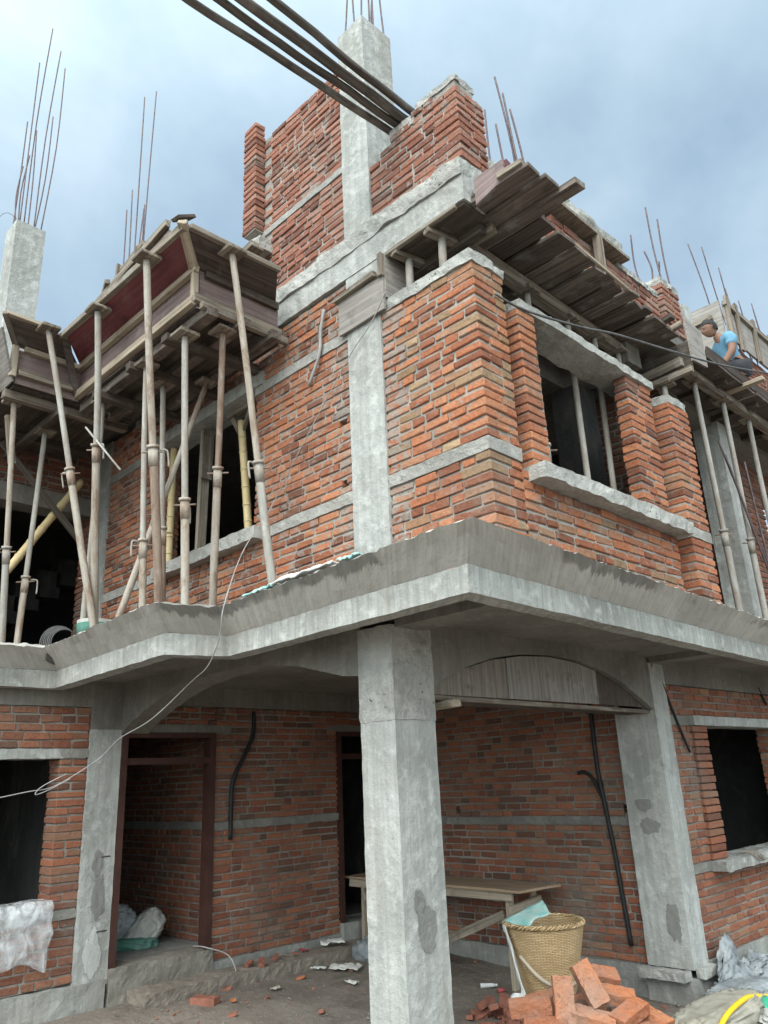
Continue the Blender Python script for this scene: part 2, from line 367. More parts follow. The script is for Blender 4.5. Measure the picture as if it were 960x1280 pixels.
def sheet(mb, quad, t, tint=None, mat=0, nu=8, nv=4, warp=.006, grain_u=True):
    """board through four corner points a,b,c,d, t thick"""
    a, b, c, d = [V(p) for p in quad]; nrm = (b - a).cross(d - a).normalized()
    vs = []; lc = []; off = random.uniform(0, 40); L = (b - a).length; H = (d - a).length
    for s in (0, 1):
        for i in range(nu + 1):
            for j in range(nv + 1):
                u, v = i / nu, j / nv
                p = (a * (1 - u) + b * u) * (1 - v) + (d * (1 - u) + c * u) * v
                p = p + nrm * (noise.noise(p * 2.5 + V((off, 0, 0))) * warp + t * (s - .5))
                vs.append(p); l = (u * L + off, v * H + off, s * t)
                lc.append(l if grain_u else (l[1], l[0], l[2]))
    fs = []; K = (nu + 1) * (nv + 1); ix = lambda s, i, j: s * K + i * (nv + 1) + j
    for i in range(nu):
        for j in range(nv):
            fs.append((ix(0, i, j), ix(0, i, j + 1), ix(0, i + 1, j + 1), ix(0, i + 1, j)))
            fs.append((ix(1, i, j), ix(1, i + 1, j), ix(1, i + 1, j + 1), ix(1, i, j + 1)))
    for i in range(nu):
        fs.append((ix(0, i, 0), ix(0, i + 1, 0), ix(1, i + 1, 0), ix(1, i, 0)))
        fs.append((ix(0, i + 1, nv), ix(0, i, nv), ix(1, i, nv), ix(1, i + 1, nv)))
    for j in range(nv):
        fs.append((ix(0, 0, j + 1), ix(0, 0, j), ix(1, 0, j), ix(1, 0, j + 1)))
        fs.append((ix(0, nu, j), ix(0, nu, j + 1), ix(1, nu, j + 1), ix(1, nu, j)))
    mb.add(vs, fs, tint or (random.random(), 0, 0), lc, mat)

def blob(mb, c, rad, amp=.2, freq=4, seed=0, n=22, flat=None, mat=0, rot=0, ridge=True):
    c = V(c); vs = []; fs = []; R = Matrix.Rotation(rot, 3, 'Z')
    for i in range(n + 1):
        th = math.pi * i / n
        for k in range(2 * n):
            ph = math.pi * k / n
            d = V((math.sin(th) * math.cos(ph), math.sin(th) * math.sin(ph), math.cos(th)))
            h = noise.noise(d * freq + V((seed, seed * .7, 3))); h2 = noise.noise(d * freq * 2.7 + V((seed, 9, 3)))
            if ridge: h = (.45 - abs(h)) * .9 + (.3 - abs(noise.noise(d * freq * 2.1 + V((1, seed, 7))))) * .8; h2 = (.3 - abs(noise.noise(d * freq * 4.6 + V((seed, 2, 5))))) * 1.4
            s = 1 + amp * h + amp * .4 * h2
            p = R @ V((d.x * rad[0] * s, d.y * rad[1] * s, d.z * rad[2] * s))
            if flat is not None and c.z + p.z < flat: p.z = flat - c.z
            vs.append(c + p)
    for i in range(n):
        for k in range(2 * n):
            k2 = (k + 1) % (2 * n)
            fs.append((i * 2 * n + k, (i + 1) * 2 * n + k, (i + 1) * 2 * n + k2, i * 2 * n + k2))
    mb.add(vs, fs, (.5, 0, 0), None, mat, True)

def drape(mb, fn, nu, nv, t=.004, mat=0):
    """cloth: fn(u,v)->point, given a real thickness"""
    P = [[V(fn(i / nu, j / nv)) for j in range(nv + 1)] for i in range(nu + 1)]
    vs = []; lc = []
    for s in (0, 1):
        for i in range(nu + 1):
            for j in range(nv + 1):
                du = P[min(i + 1, nu)][j] - P[max(i - 1, 0)][j]; dv = P[i][min(j + 1, nv)] - P[i][max(j - 1, 0)]
                nn = du.cross(dv); nn = nn.normalized() if nn.length > 1e-9 else V((0, 0, 1))
                vs.append(P[i][j] + nn * t * (s - .5))
    K = (nu + 1) * (nv + 1); ix = lambda s, i, j: s * K + i * (nv + 1) + j; fs = []
    for i in range(nu):
        for j in range(nv):
            fs.append((ix(0, i, j), ix(0, i, j + 1), ix(0, i + 1, j + 1), ix(0, i + 1, j)))
            fs.append((ix(1, i, j), ix(1, i + 1, j), ix(1, i + 1, j + 1), ix(1, i, j + 1)))
    for i in range(nu):
        fs.append((ix(0, i, 0), ix(0, i + 1, 0), ix(1, i + 1, 0), ix(1, i, 0)))
        fs.append((ix(0, i + 1, nv), ix(0, i, nv), ix(1, i, nv), ix(1, i + 1, nv)))
    for j in range(nv):
        fs.append((ix(0, 0, j + 1), ix(0, 0, j), ix(1, 0, j), ix(1, 0, j + 1)))
        fs.append((ix(0, nu, j), ix(0, nu, j + 1), ix(1, nu, j + 1), ix(1, nu, j)))
    mb.add(vs, fs, (.5, 0, 0), None, mat, True)

def spline(pts, n=6):
    pts = [V(p) for p in pts]; out = []
    for i in range(len(pts) - 1):
        p0 = pts[max(i - 1, 0)]; p1 = pts[i]; p2 = pts[i + 1]; p3 = pts[min(i + 2, len(pts) - 1)]
        for k in range(n):
            t = k / n
            out.append(.5 * ((2 * p1) + (p2 - p0) * t + (2 * p0 - 5 * p1 + 4 * p2 - p3) * t * t + (3 * p1 - p0 - 3 * p2 + p3) * t ** 3))
    out.append(pts[-1]); return out

# ------------------------------------------------------------------ brickwork
def brick_wall(name, O, U, Nn, L, z0, z1, th, mat, parent, openings=(), bands=(), q0=None, q1=None, seed=1, smear=lambda u, z: 0,
               tone=(0, 1), top=None, rough=1.0, holes=(), bandmat=None):
    """O: corner at u=0 on the front plane; U along; Nn outward. Bricks are individual chamfered blocks on a recessed mortar core."""
    rng = random.Random(seed); O = V(O); U = V(U); Nn = V(Nn); Z = V((0, 0, 1))
    mt = Matrix((U, Nn, Z)).transposed().to_4x4(); mt.translation = V((O.x, O.y, 0))
    mb = MB(); bands = sorted(bands); segs = []; z = z0
    for a, b_ in bands:
        if a > z + .03: segs.append((z, a))
        z = b_
    if z < z1 - .03: segs.append((z, z1))
    par = 0
    for a, b_ in segs:
        n = max(1, int(round((b_ - a) / .068))); pitch = (b_ - a) / n
        for r in range(n):
            zb = a + r * pitch; zt = zb + pitch; zc = (zb + zt) / 2
            par += 1; s0 = th if (q0 is not None and par % 2 == q0) else 0; s1 = th if (q1 is not None and par % 2 == q1) else 0
            iv = [(s0, L - s1)]
            for (u0, u1, w0, w1) in openings:
                if w0 - .01 < zc < w1 + .01:
                    nv = []
                    for (p, q) in iv:
                        if u1 <= p or u0 >= q: nv.append((p, q)); continue
                        if u0 > p + .03: nv.append((p, u0))
                        if u1 < q - .03: nv.append((u1, q))
                    iv = nv
            for (p, q) in iv:
                if top:
                    while q > p and top(q - .05) < zc: q -= .12
                    while p < q and top(p + .05) < zc: p += .12
                    if q - p < .05: continue
                u = p; first = True
                while u < q - .02:
                    rem = q - u
                    if first and not (q0 is not None and p == 0): w = rng.choice((.115, .225, .175, .225))
                    else: w = rng.choice((.228, .222, .235, .215, .12, .125, .115, .19))
                    first = False
                    if rem - w < .09: w = rem if rem < .27 else rem / 2
                    skip = any(h0 < u + w / 2 < h1 and k0 < zc < k1 for (h0, h1, k0, k1) in holes)
                    if not skip:
                        gap = rng.uniform(.008, .022) / 2; gz = rng.uniform(.009, .020) / 2; gz2 = rng.uniform(.009, .020) / 2
                        e = rng.uniform(-.004, .004) * rough
                        j0 = rng.uniform(-.004, .003) * rough if u == p else 0; j1 = rng.uniform(-.003, .004) * rough if abs(u + w - q) < .01 else 0
                        rt = Matrix.Translation((u + w / 2, 0, zc)) @ Matrix.Rotation(rng.gauss(0, .012) * rough, 4, 'Y') @ Matrix.Rotation(rng.gauss(0, .014) * rough, 4, 'Z') @ Matrix.Translation((-u - w / 2, 0, -zc))
                        tn = min(1, max(0, tone[0] + (tone[1] - tone[0]) * rng.random()))
                        ga = 0 if u == p else gap; gb = 0 if abs(u + w - q) < .01 else gap
                        cbox(mb, u + ga + j0, u + w - gb + j1, -th + rng.uniform(-.004, .004), e, zb + gz, zt - gz2, rng.uniform(.003, .009), .0042 * rough, mt @ rt,
                             (tn, smear(u + w / 2, zc), rng.random()), 0, rng)
                    u += w
    # mortar core, set 9 mm behind the brick faces
    us = sorted({0, L, *[o for op in openings for o in op[:2] if 0 < o < L]}); zs = sorted({z0, z1, *[o for op in openings for o in op[2:] if z0 < o < z1]})
    solid = lambda u, z: 0 < u < L and z0 < z < z1 and not any(a < u < b and c < z < d for a, b, c, d in openings)
    I = .012
    mmat = 'mortar_gr' if mat == 'brick_gr' else 'mortar'
    if bandmat is None: bandmat = 'band_gr' if mat == 'brick_gr' else 'band'
    def core(u0, u1, w0, w1):
        uc = (u0 + u1) / 2; wc = (w0 + w1) / 2
        a = u0 + (0 if solid(u0 - .002, wc) else I); b_ = u1 - (0 if solid(u1 + .002, wc) else I)
        c = w0 + (0 if solid(uc, w0 - .002) else (.004 if w0 > z0 else 0)); d = w1 - (0 if solid(uc, w1 + .002) else .004)
        rbox(mb, a, b_, -th + I, -I, c, d, .09, .0025, 14, (.5, 0, 0), 1, mt)
    for i in range(len(us) - 1):
        for k in range(len(zs) - 1):
            if solid((us[i] + us[i + 1]) / 2, (zs[k] + zs[k + 1]) / 2):
                if top:
                    n = max(1, int((us[i + 1] - us[i]) / .12))
                    for q in range(n):
                        ua = us[i] + (us[i + 1] - us[i]) * q / n; ub = us[i] + (us[i + 1] - us[i]) * (q + 1) / n
                        rbox(mb, ua + (I if q == 0 and i == 0 else .001), ub - (I if q == n - 1 and i == len(us) - 2 else .001), -th + I, -I, zs[k], min(zs[k + 1], top((ua + ub) / 2)), .09, .0035, 14, (.5, 0, 0), 1, mt)
                else: core(us[i], us[i + 1], zs[k], zs[k + 1])
    if mt.to_3x3().determinant() < 0: mb.f = [f[::-1] for f in mb.f]
    wall = mb.build(name, [M[mat], M[mmat]], parent)
    for a, b_ in bands:
        iv = [(0, L)]
        for (u0, u1, w0, w1) in openings:
            if w0 < (a + b_) / 2 < w1:
                iv = [x for (p, q) in iv for x in (((p, u0), (u1, q)) if not (u1 <= p or u0 >= q) else ((p, q),)) if x[1] - x[0] > .03]
        for (p, q) in iv:
            bm = MB(); rbox(bm, p - .001, q + .001, -th - .002, .006, a, b_, .05, .006, 11, xf=mt)
            if mt.to_3x3().determinant() < 0: bm.f = [f[::-1] for f in bm.f]
            bm.build('tie_band', M[bandmat], wall)
    return wall

X, Y_, NX, NY = (1, 0, 0), (0, 1, 0), (-1, 0, 0), (0, -1, 0)
def wall_front(name, x0, x1, y, *a, **k):   # faces -Y (towards the street corner), runs along +X
    return brick_wall(name, (x0, y, 0), X, NY, x1 - x0, *a, **k)
def wall_side(name, x, y0, y1, *a, **k):    # faces +X, runs along +Y
    return brick_wall(name, (x, y0, 0), Y_, X, y1 - y0, *a, **k)

def gz(x, y):
    d = max(0, min(1, (math.hypot(x, y) - 25) / 30))
    up_ = max(0, min(1, (-x - 1.0) / 2.3)); up_ = up_ * up_ * (3 - 2 * up_) * (1 - d)
    return .145 * up_ + (-.02 + .035 * noise.noise(V((x * .9, y * .9, 0))) + .016 * noise.noise(V((x * 4, y * 4, 3))) + .009 * noise.noise(V((x * 11, y * 11, 5)))) * (1 - d) - .02 * d

# ------------------------------------------------------------------ THE HOUSE
house = thing('unfinished_house', (0, 0, 0), 'half-built house of raw red brick and bare grey concrete with jutting eaves, no plaster yet', 'house')
def part(name, mat, fn, parent=house, label=None):
    mb = MB(); fn(mb); o = mb.build(name, M[mat] if isinstance(mat, str) else mat, parent)
    if label: o['label'] = label
    return o
def box_part(name, mat, b, step=.09, amp=.004, freq=9, parent=house, label=None):
    return part(name, mat, lambda mb: rbox(mb, *b, step, amp, freq), parent, label)
def rebars(parent, items, r=.008):
    for p, q in items:
        p = V(p); q = V(q); mid = (p + q) / 2 + V((random.uniform(-.04, .04), random.uniform(-.04, .04), 0))
        part('rebar', 'rebar', lambda mb: tube(mb, spline([p, mid, q], 4), r, 6), parent)
def patch(parent, c, Nn, w, h, mat='cement', seed=0):
    """thin trowelled cement patch; its edge thins out (tint runs 0 at the rim to 1 inside)"""
    Nn = V(Nn); Z = V((0, 0, 1)); U = Z.cross(Nn); c = V(c); k = 36; mb = MB(); vs = [c + Nn * .004]; ti = [(1, 0, 0)]; fs = []
    for ring, f in ((1, .55), (2, 1.25)):
        for i in range(k):
            a = 2 * math.pi * i / k
            rr = f * (1 + .35 * noise.noise(V((math.cos(a) * 1.6, math.sin(a) * 1.6, seed))) + .15 * noise.noise(V((math.cos(a) * 5, math.sin(a) * 5, seed))))
            vs.append(c + U * (math.cos(a) * w / 2 * rr) + Z * (math.sin(a) * h / 2 * rr) + Nn * (.0075 if ring == 1 else .0065)); ti.append((1 if ring == 1 else 0, 0, 0))
    for i in range(k):
        i2 = (i + 1) % k; fs.append((0, 1 + i, 1 + i2)); fs.append((1 + i, 1 + k + i, 1 + k + i2, 1 + i2))
    mb.add(vs, fs); mb.t = ti; mb.build('cement_patch', M[mat], parent)

# --- ground floor columns
c1 = box_part('column', 'conc', (-.315, 0, 0, .375, -.05, 2.215), .07, .004)
rc = part('column_head', 'conc_rough', lambda mb: rbox(mb, -.32, .004, -.004, .38, 2.215, 2.82, .04, .007, 16), c1)
patch(c1, (.0, .19, 1.02), X, .17, .24, seed=3); patch(c1, (0, .13, 1.16), X, .10, .13, seed=5)
c2 = box_part('column', 'conc', (-.42, 0, 3.42, 3.70, .24, 2.80), .07, .004)
patch(c2, (-.25, 3.42, 1.55), NY, .16, .12, seed=7); patch(c2, (-.22, 3.42, 1.36), NY, .18, .14, seed=9); patch(c2, (-.12, 3.42, .6), NY, .14, .3, seed=13)
box_part('column_foot', 'plinth', (-.44, .02, 3.40, 3.74, -.1, .17), .06, .006)
part('foot_ledge', 'conc_rough', lambda mb: rbox(mb, -.45, -.03, 3.30, 3.42, .165, .235, .035, .009, 18))
part('foot_ledge', 'conc_rough', lambda mb: rbox(mb, 0, .07, 3.45, 3.70, .175, .25, .035, .009, 18))
c3 = box_part('column', 'conc', (-4.0, -3.675, -.285, .03, .30, 2.42), .07, .004)
patch(c3, (-3.674, -.13, 1.28), X, .10, .2, seed=15); patch(c3, (-3.674, -.1, 1.0), X, .12, .36, seed=17); patch(c3, (-3.674, -.13, .55), X, .18, .34, 'pale_patch', seed=19)
for z_ in (1.32, .72): part('rebar', 'rebar', lambda mb: tube(mb, [(-3.68, .0, z_), (-3.66, -.09, z_ + .005), (-3.665, -.1, z_)], .006, 6), c3)

# --- porch and ground floor brickwork
GR = dict(mat='brick_gr', parent=house)
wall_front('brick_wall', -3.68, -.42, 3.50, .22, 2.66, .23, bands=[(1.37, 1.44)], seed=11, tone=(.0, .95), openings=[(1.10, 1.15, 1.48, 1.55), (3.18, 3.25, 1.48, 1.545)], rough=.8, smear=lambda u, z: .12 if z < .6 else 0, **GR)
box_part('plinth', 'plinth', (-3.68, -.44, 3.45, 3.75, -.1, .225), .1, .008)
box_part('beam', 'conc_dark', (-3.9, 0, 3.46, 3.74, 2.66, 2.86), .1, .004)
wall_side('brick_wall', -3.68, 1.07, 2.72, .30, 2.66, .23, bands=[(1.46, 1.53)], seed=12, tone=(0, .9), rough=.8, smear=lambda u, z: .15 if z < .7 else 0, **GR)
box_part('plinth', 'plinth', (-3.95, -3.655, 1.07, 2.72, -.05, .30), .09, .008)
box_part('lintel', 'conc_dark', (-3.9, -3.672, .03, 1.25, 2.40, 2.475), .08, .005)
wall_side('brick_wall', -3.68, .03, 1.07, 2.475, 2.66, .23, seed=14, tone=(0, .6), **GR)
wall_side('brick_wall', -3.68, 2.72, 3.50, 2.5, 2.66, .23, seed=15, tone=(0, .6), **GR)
box_part('lintel', 'conc_dark', (-3.9, -3.672, 2.6, 3.5, 2.43, 2.5), .08, .005)
box_part('beam', 'conc_dark', (-3.95, -3.66, .03, 3.46, 2.66, 2.86), .1, .004)
# door step and threshold
part('doorstep', 'doorstep', lambda mb: rbox(mb, -3.95, -3.63, .03, 1.07, -.05, .415, .035, .010, 8, smooth=False))
box_part('doorstep', 'plinth', (-3.95, -3.62, 2.72, 3.46, -.05, .40), .07, .008)
part('porch_step', 'step', lambda mb: rbox(mb, -3.64, -3.31, .2, 3.44, -.1, .23, .022, .011, 13), label='low worn brick and cement step along the porch wall')
def door_frame(y0, y1, z0, z1, zt):
    fr = part('door_frame', 'frame', lambda mb: (rbox(mb, -3.80, -3.665, y0, y0 + .06, z0, z1, .3, .002), rbox(mb, -3.80, -3.665, y1 - .06, y1, z0, z1, .3, .002),
                                            rbox(mb, -3.80, -3.665, y0 + .06, y1 - .06, z1 - .05, z1, .3, .002)))
    part('transom', 'frame', lambda mb: rbox(mb, -3.79, -3.68, y0 + .06, y1 - .06, zt, zt + .06, .3, .002), fr)
door_frame(.035, 1.065, .415, 2.40, 2.10)
door_frame(2.725, 3.46, .40, 2.43, 2.12)
# room behind the doors
box_part('floor_slab', 'plinth', (-8.2, -3.95, -3.2, 7.6, .1, .41), .4, .006, 4)
wall_front('brick_wall', -7.6, -3.92, 1.16, .41, 2.8, .23, bands=[(1.46, 1.53)], seed=21, tone=(0, .45), rough=.7, **GR)  # brick tone lowered to carry the room's shade in its colour
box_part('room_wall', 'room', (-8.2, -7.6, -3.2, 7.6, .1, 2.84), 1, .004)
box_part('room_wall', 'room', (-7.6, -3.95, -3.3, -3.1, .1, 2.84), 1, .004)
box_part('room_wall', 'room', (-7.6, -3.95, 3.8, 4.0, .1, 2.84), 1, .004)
box_part('room_wall', 'room', (-7.6, -3.95, -.25, -.06, .41, 2.84), 1, .004)  # partition added to block window light from the doorway

# --- left wing, ground floor
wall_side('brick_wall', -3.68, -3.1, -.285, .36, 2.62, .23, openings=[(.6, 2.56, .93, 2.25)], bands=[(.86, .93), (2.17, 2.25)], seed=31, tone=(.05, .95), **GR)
box_part('lintel', 'conc', (-3.91, -3.675, -2.55, -.50, 2.168, 2.252), .06, .005, 12)
box_part('beam', 'conc_dark', (-3.95, -3.67, -3.1, .03, 2.62, 2.86), .1, .004)
box_part('plinth', 'plinth', (-3.95, -3.64, -3.1, -.0, -.1, .35), .09, .01)

# --- right wing, ground floor
wall_side('brick_wall', -.02, 3.70, 7.6, .26, 2.62, .23, openings=[(.72, 2.62, 1.02, 2.24)], bands=[(.94, 1.02), (2.24, 2.33)], seed=41, tone=(.2, 1), mat='brick_gr', parent=house)
part('brick_jamb', M['brick_gr'], lambda mb: [cbox(mb, -.22, .012 + random.uniform(-.004, .004), 4.12 + random.uniform(-.01, .01), 4.425 + random.uniform(-.012, .012), 1.02 + k * .0678 + .006, 1.02 + (k + 1) * .0678 - .005, .006, .003, None, (random.random(), 0, 0)) for k in range(18)])
box_part('lintel', 'conc', (-.26, .03, 4.12, 7.6, 2.24, 2.33), .07, .005, 12)
box_part('window_sill', 'conc_rough', (-.26, .12, 4.10, 6.6, .93, 1.02), .05, .012, 8)
box_part('beam', 'conc_dark', (-.27, .0, 3.70, 7.6, 2.62, 2.86), .1, .004)
box_part('plinth', 'plinth', (-.3, .01, 3.72, 7.6, -.1, .26), .09, .008)
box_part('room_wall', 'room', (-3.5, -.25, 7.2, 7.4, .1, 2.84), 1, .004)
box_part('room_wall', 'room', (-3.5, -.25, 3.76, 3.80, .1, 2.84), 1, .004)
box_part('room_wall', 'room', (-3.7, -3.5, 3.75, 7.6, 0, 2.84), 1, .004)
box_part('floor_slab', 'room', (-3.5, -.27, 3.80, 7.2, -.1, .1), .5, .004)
# conduits chased into the walls
def conduit(pts, r=.016): return part('conduit', 'black', lambda mb: tube(mb, spline(pts, 5), r, 8))
conduit([(-.72, 3.49, 2.62), (-.72, 3.49, 2.4), (-.72, 3.49, 1.88), (-.685, 3.488, 1.52), (-.65, 3.49, 1.15), (-.63, 3.488, .85), (-.60, 3.49, .36)], .022)
conduit([(-.94, 3.49, 1.845), (-.87, 3.488, 1.85), (-.79, 3.488, 1.79), (-.70, 3.488, 1.60)], .018)
conduit([(-3.665, 1.53, 2.62), (-3.665, 1.52, 2.37), (-3.663, 1.40, 2.15), (-3.665, 1.28, 1.93), (-3.665, 1.26, 1.7), (-3.665, 1.26, 1.36)], .022)
conduit([(-.01, 3.64, 2.66), (.0, 3.82, 2.28), (.0, 3.99, 1.99)], .012)
conduit([(-.005, 6.0, 2.69), (.0, 6.15, 2.5)], .014)

# --- arches of the porch
def arch_beam(mb, S, axis, c0, c1, ztop, n=None):
    """S: soffit polyline (u,z); beam from c0 to c1 across"""
    pt = (lambda u, c, z: (u, c, z)) if axis == 'x' else (lambda u, c, z: (c, u, z))
    S2 = []
    for i in range(len(S) - 1):
        for k in range(4): S2.append((S[i][0] + (S[i + 1][0] - S[i][0]) * k / 4, S[i][1] + (S[i + 1][1] - S[i][1]) * k / 4))
    S2.append(S[-1]); vs = []; m_ = len(S2); w = lambda p: V(p) + noise.noise_vector(V(p) * 10) * .006
    for (u, z) in S2:
        for c, zz in ((c0, z), (c0, (z + ztop) / 2), (c0, ztop), (c1, ztop), (c1, (z + ztop) / 2), (c1, z)): vs.append(w(pt(u, c, zz)))
    fs = []
    for i in range(m_ - 1):
        for k in range(6):
            q = (i * 6 + k, i * 6 + (k + 1) % 6, (i + 1) * 6 + (k + 1) % 6, (i + 1) * 6 + k); fs.append(q)
    fs += [tuple(range(6)), tuple((m_ - 1) * 6 + k for k in range(6))]
    mb.add(vs, fs)
front_arch = [(-3.68, 2.38), (-3.5, 2.47), (-3.25, 2.56), (-2.94, 2.65), (-2.55, 2.725), (-2.16, 2.76), (-1.75, 2.765), (-1.38, 2.735), (-1.0, 2.675), (-.72, 2.60), (-.5, 2.545), (-.315, 2.52)]
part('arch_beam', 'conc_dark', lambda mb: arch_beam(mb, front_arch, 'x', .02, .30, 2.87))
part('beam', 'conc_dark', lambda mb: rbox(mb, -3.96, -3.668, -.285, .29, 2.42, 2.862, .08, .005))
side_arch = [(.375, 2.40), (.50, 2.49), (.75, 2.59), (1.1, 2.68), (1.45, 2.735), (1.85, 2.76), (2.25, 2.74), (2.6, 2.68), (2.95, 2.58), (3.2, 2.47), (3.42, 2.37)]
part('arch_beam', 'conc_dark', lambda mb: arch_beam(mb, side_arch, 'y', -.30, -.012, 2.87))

# --- first floor slab, cantilever beams, eave and flared lip
slab_out = [(.95, -.38), (.55, 9.0), (-8.2, 9.0), (-8.2, -3.3), (-3.62, -3.3), (-3.58, -.69), (-1.50, -.74), (-1.40, -.31)]
def poly_slab(mb, P, z0, z1):
    vs = [(x, y, z0) for x, y in P] + [(x, y, z1) for x, y in P]; k = len(P)
    mb.add(vs, [tuple(range(k))[::-1], tuple(range(k, 2 * k))] + [(i, (i + 1) % k, k + (i + 1) % k, k + i) for i in range(k)])
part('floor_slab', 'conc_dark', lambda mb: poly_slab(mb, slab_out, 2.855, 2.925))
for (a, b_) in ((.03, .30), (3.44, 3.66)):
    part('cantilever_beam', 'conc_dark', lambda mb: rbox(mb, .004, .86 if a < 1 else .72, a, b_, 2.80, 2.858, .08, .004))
eave_path = [(.62, 9.0), (.81, 4.3), (1.07, -.49), (-1.30, -.385), (-1.42, -.83), (-3.50, -.725), (-3.56, -3.2)]
def sweep(mb, path, sec, step=.07, amp=.003, jag=None, freq=10):
    """sweep a closed (out, z) section along a plan path; out is to the left-hand (outer) side"""
    P = [V((x, y)) for x, y in path]; nrm = []
    for i in range(len(P) - 1):
        d = (P[i + 1] - P[i]).normalized(); nrm.append(V((-d.y, d.x)) * -1 if False else V((d.y, -d.x)) * -1)
    off = []
    for i in range(len(P)):
        if i == 0: o = nrm[0]
        elif i == len(P) - 1: o = nrm[-1]
        else:
            s = nrm[i - 1] + nrm[i]; o = s / (1 + nrm[i - 1].dot(nrm[i]))
        off.append(o)
    st = []
    for i in range(len(P) - 1):
        k = max(1, int((P[i + 1] - P[i]).length / step))
        for j in range(k): st.append((P[i].lerp(P[i + 1], j / k), off[i].lerp(off[i + 1], j / k)))
    st.append((P[-1], off[-1])); vs = []; lcs = []; m_ = len(sec); acc = 0; cum = [0]
    for a, b_ in zip(sec, sec[1:]): cum.append(cum[-1] + math.hypot(b_[0] - a[0], b_[1] - a[1]))
    for si, (p, o) in enumerate(st):
        if si: acc += (p - st[si - 1][0]).length
        for k, (q, z) in enumerate(sec):
            lcs.append((acc, 0, cum[k]))
            w = V((p.x + o.x * q, p.y + o.y * q, z))
            w += noise.noise_vector(w * freq) * amp
            if jag and k in jag: w.z += (noise.noise(w * 14) * .6 + noise.noise(w * 40) * .4) * jag[k]; w += V((o.x, o.y, 0)) * noise.noise(w * 17) * jag[k] * .5
            vs.append(w)
    fs = []
    for i in range(len(st) - 1):
        for k in range(m_):
            fs.append((i * m_ + k, i * m_ + (k + 1) % m_, (i + 1) * m_ + (k + 1) % m_, (i + 1) * m_ + k))
    fs += [tuple(range(m_)), tuple((len(st) - 1) * m_ + k for k in range(m_))]
    mb.add(vs, fs, (.5, 0, 0), lcs)
ev = part('eave', 'conc_eave', lambda mb: sweep(mb, eave_path, [(0, 2.755), (0, 2.83), (0, 2.905), (-.13, 2.93), (-.13, 2.755)], amp=.005), label='stepped grey concrete eave edge between the two floors')
part('eave_lip', 'conc_lip', lambda mb: sweep(mb, eave_path, [(-.005, 2.908), (.06, 2.965), (.12, 3.02), (.185, 3.072), (.115, 3.10), (-.06, 2.94)], .03, .007, {3: .022, 4: .022}), ev, 'flared rough-edged concrete lip above the eave')

# --- first floor brickwork
UPP = dict(mat='brick_up', parent=house)
Z0, ZB0, ZB1 = 2.925, 3.745, 3.835
wall_front('brick_wall', -4.25, -.31, 0, Z0, 5.60, .23, openings=[(1.10, 2.72, ZB1, 5.15), (3.80, 3.89, 4.375, 4.44), (3.81, 3.87, 3.885, 3.95)], bands=[(ZB0, ZB1), (5.08, 5.17)], seed=51, tone=(0, .85), q0=None, 
           smear=lambda u, z: .45 if u > 3.75 else (.3 if z > 5.2 else .2), rough=.9, **UPP)
box_part('lintel', 'conc', (-3.35, -1.40, -.03, .24, 5.15, 5.27), .07, .006)
box_part('window_sill', 'conc_rough', (-3.02, -1.38, -.11, .22, 3.73, 3.842), .05, .01, 9)
c4 = box_part('column', 'conc', (-.31, .05, -.012, .36, 2.925, 5.62), .06, .005, label='grey concrete column rising through the upper brick wall')
topq = lambda u: 5.2
wall_front('brick_wall', .05, .92, 0, Z0, 5.13, .23, bands=[(ZB0, ZB1)], seed=52, tone=(.1, 1), q1=1, smear=lambda u, z: .55 if u < .16 else (.1 if z < 3.2 else 0), rough=.95, **UPP)
box_part('mortar_cap', 'conc_rough', (.05, .925, -.01, .235, 5.125, 5.215), .04, .014, 10)
wall_side('brick_wall', .92, 0, .33, Z0, 5.13, .23, bands=[(ZB0, ZB1)], seed=53, tone=(.1, 1), q0=0, rough=.95, **UPP)
box_part('mortar_cap', 'conc_rough', (.69, .925, .235, .34, 5.125, 5.19), .04, .014, 10)
wall_side('brick_wall', .92, .33, 2.42, Z0, 3.70, .23, seed=54, tone=(.05, .95), smear=lambda u, z: .12, rough=.95, **UPP)
wall_side('brick_pier', .76, .33, .46, 3.70, 4.95, .2, seed=55, tone=(.1, 1), rough=1.1, **UPP)
box_part('mortar_cap', 'conc_rough', (.56, .765, .335, .45, 4.95, 5.01), .04, .012, 10)
wall_side('brick_pier', .93, .46, .66, 3.73, 4.95, .23, seed=56, tone=(.2, 1), rough=.95, **UPP)
box_part('window_sill', 'conc_rough', (.62, 1.05, .40, 2.48, 3.625, 3.73), .05, .012, 9)
box_part('lintel', 'conc_rough', (.64, .945, .47, 2.40, 4.95, 5.02), .045, .011, 9, label='long overhanging concrete slab above the upper window')
wall_side('brick_pier', .92, 1.97, 2.38, 3.73, 4.95, .125, seed=57, tone=(.0, .9), rough=.95, **UPP)
wall_side('brick_pier', .80, 2.38, 2.55, 3.0, 4.88, .2, seed=58, tone=(.0, .8), smear=lambda u, z: .2, **UPP)
part('pier_base', 'mortar', lambda mb: rbox(mb, .67, .90, 2.57, 2.92, Z0, 3.005, .06, .004))
wall_side('brick_pier', .99, 2.56, 2.93, 3.0, 4.88, .32, bands=[(3.64, 3.73)], seed=59, tone=(.05, .9), rough=.95, **UPP)
box_part('mortar_cap', 'conc_rough', (.67, .99, 2.565, 2.925, 4.875, 4.95), .04, .014, 10)
# conduit stub hanging on the front wall
part('conduit', 'wire_grey', lambda mb: tube(mb, spline([(-.56, -.03, 5.46), (-.60, -.035, 5.28), (-.63, -.03, 5.08), (-.77, -.03, 4.86)], 5), .013, 8))

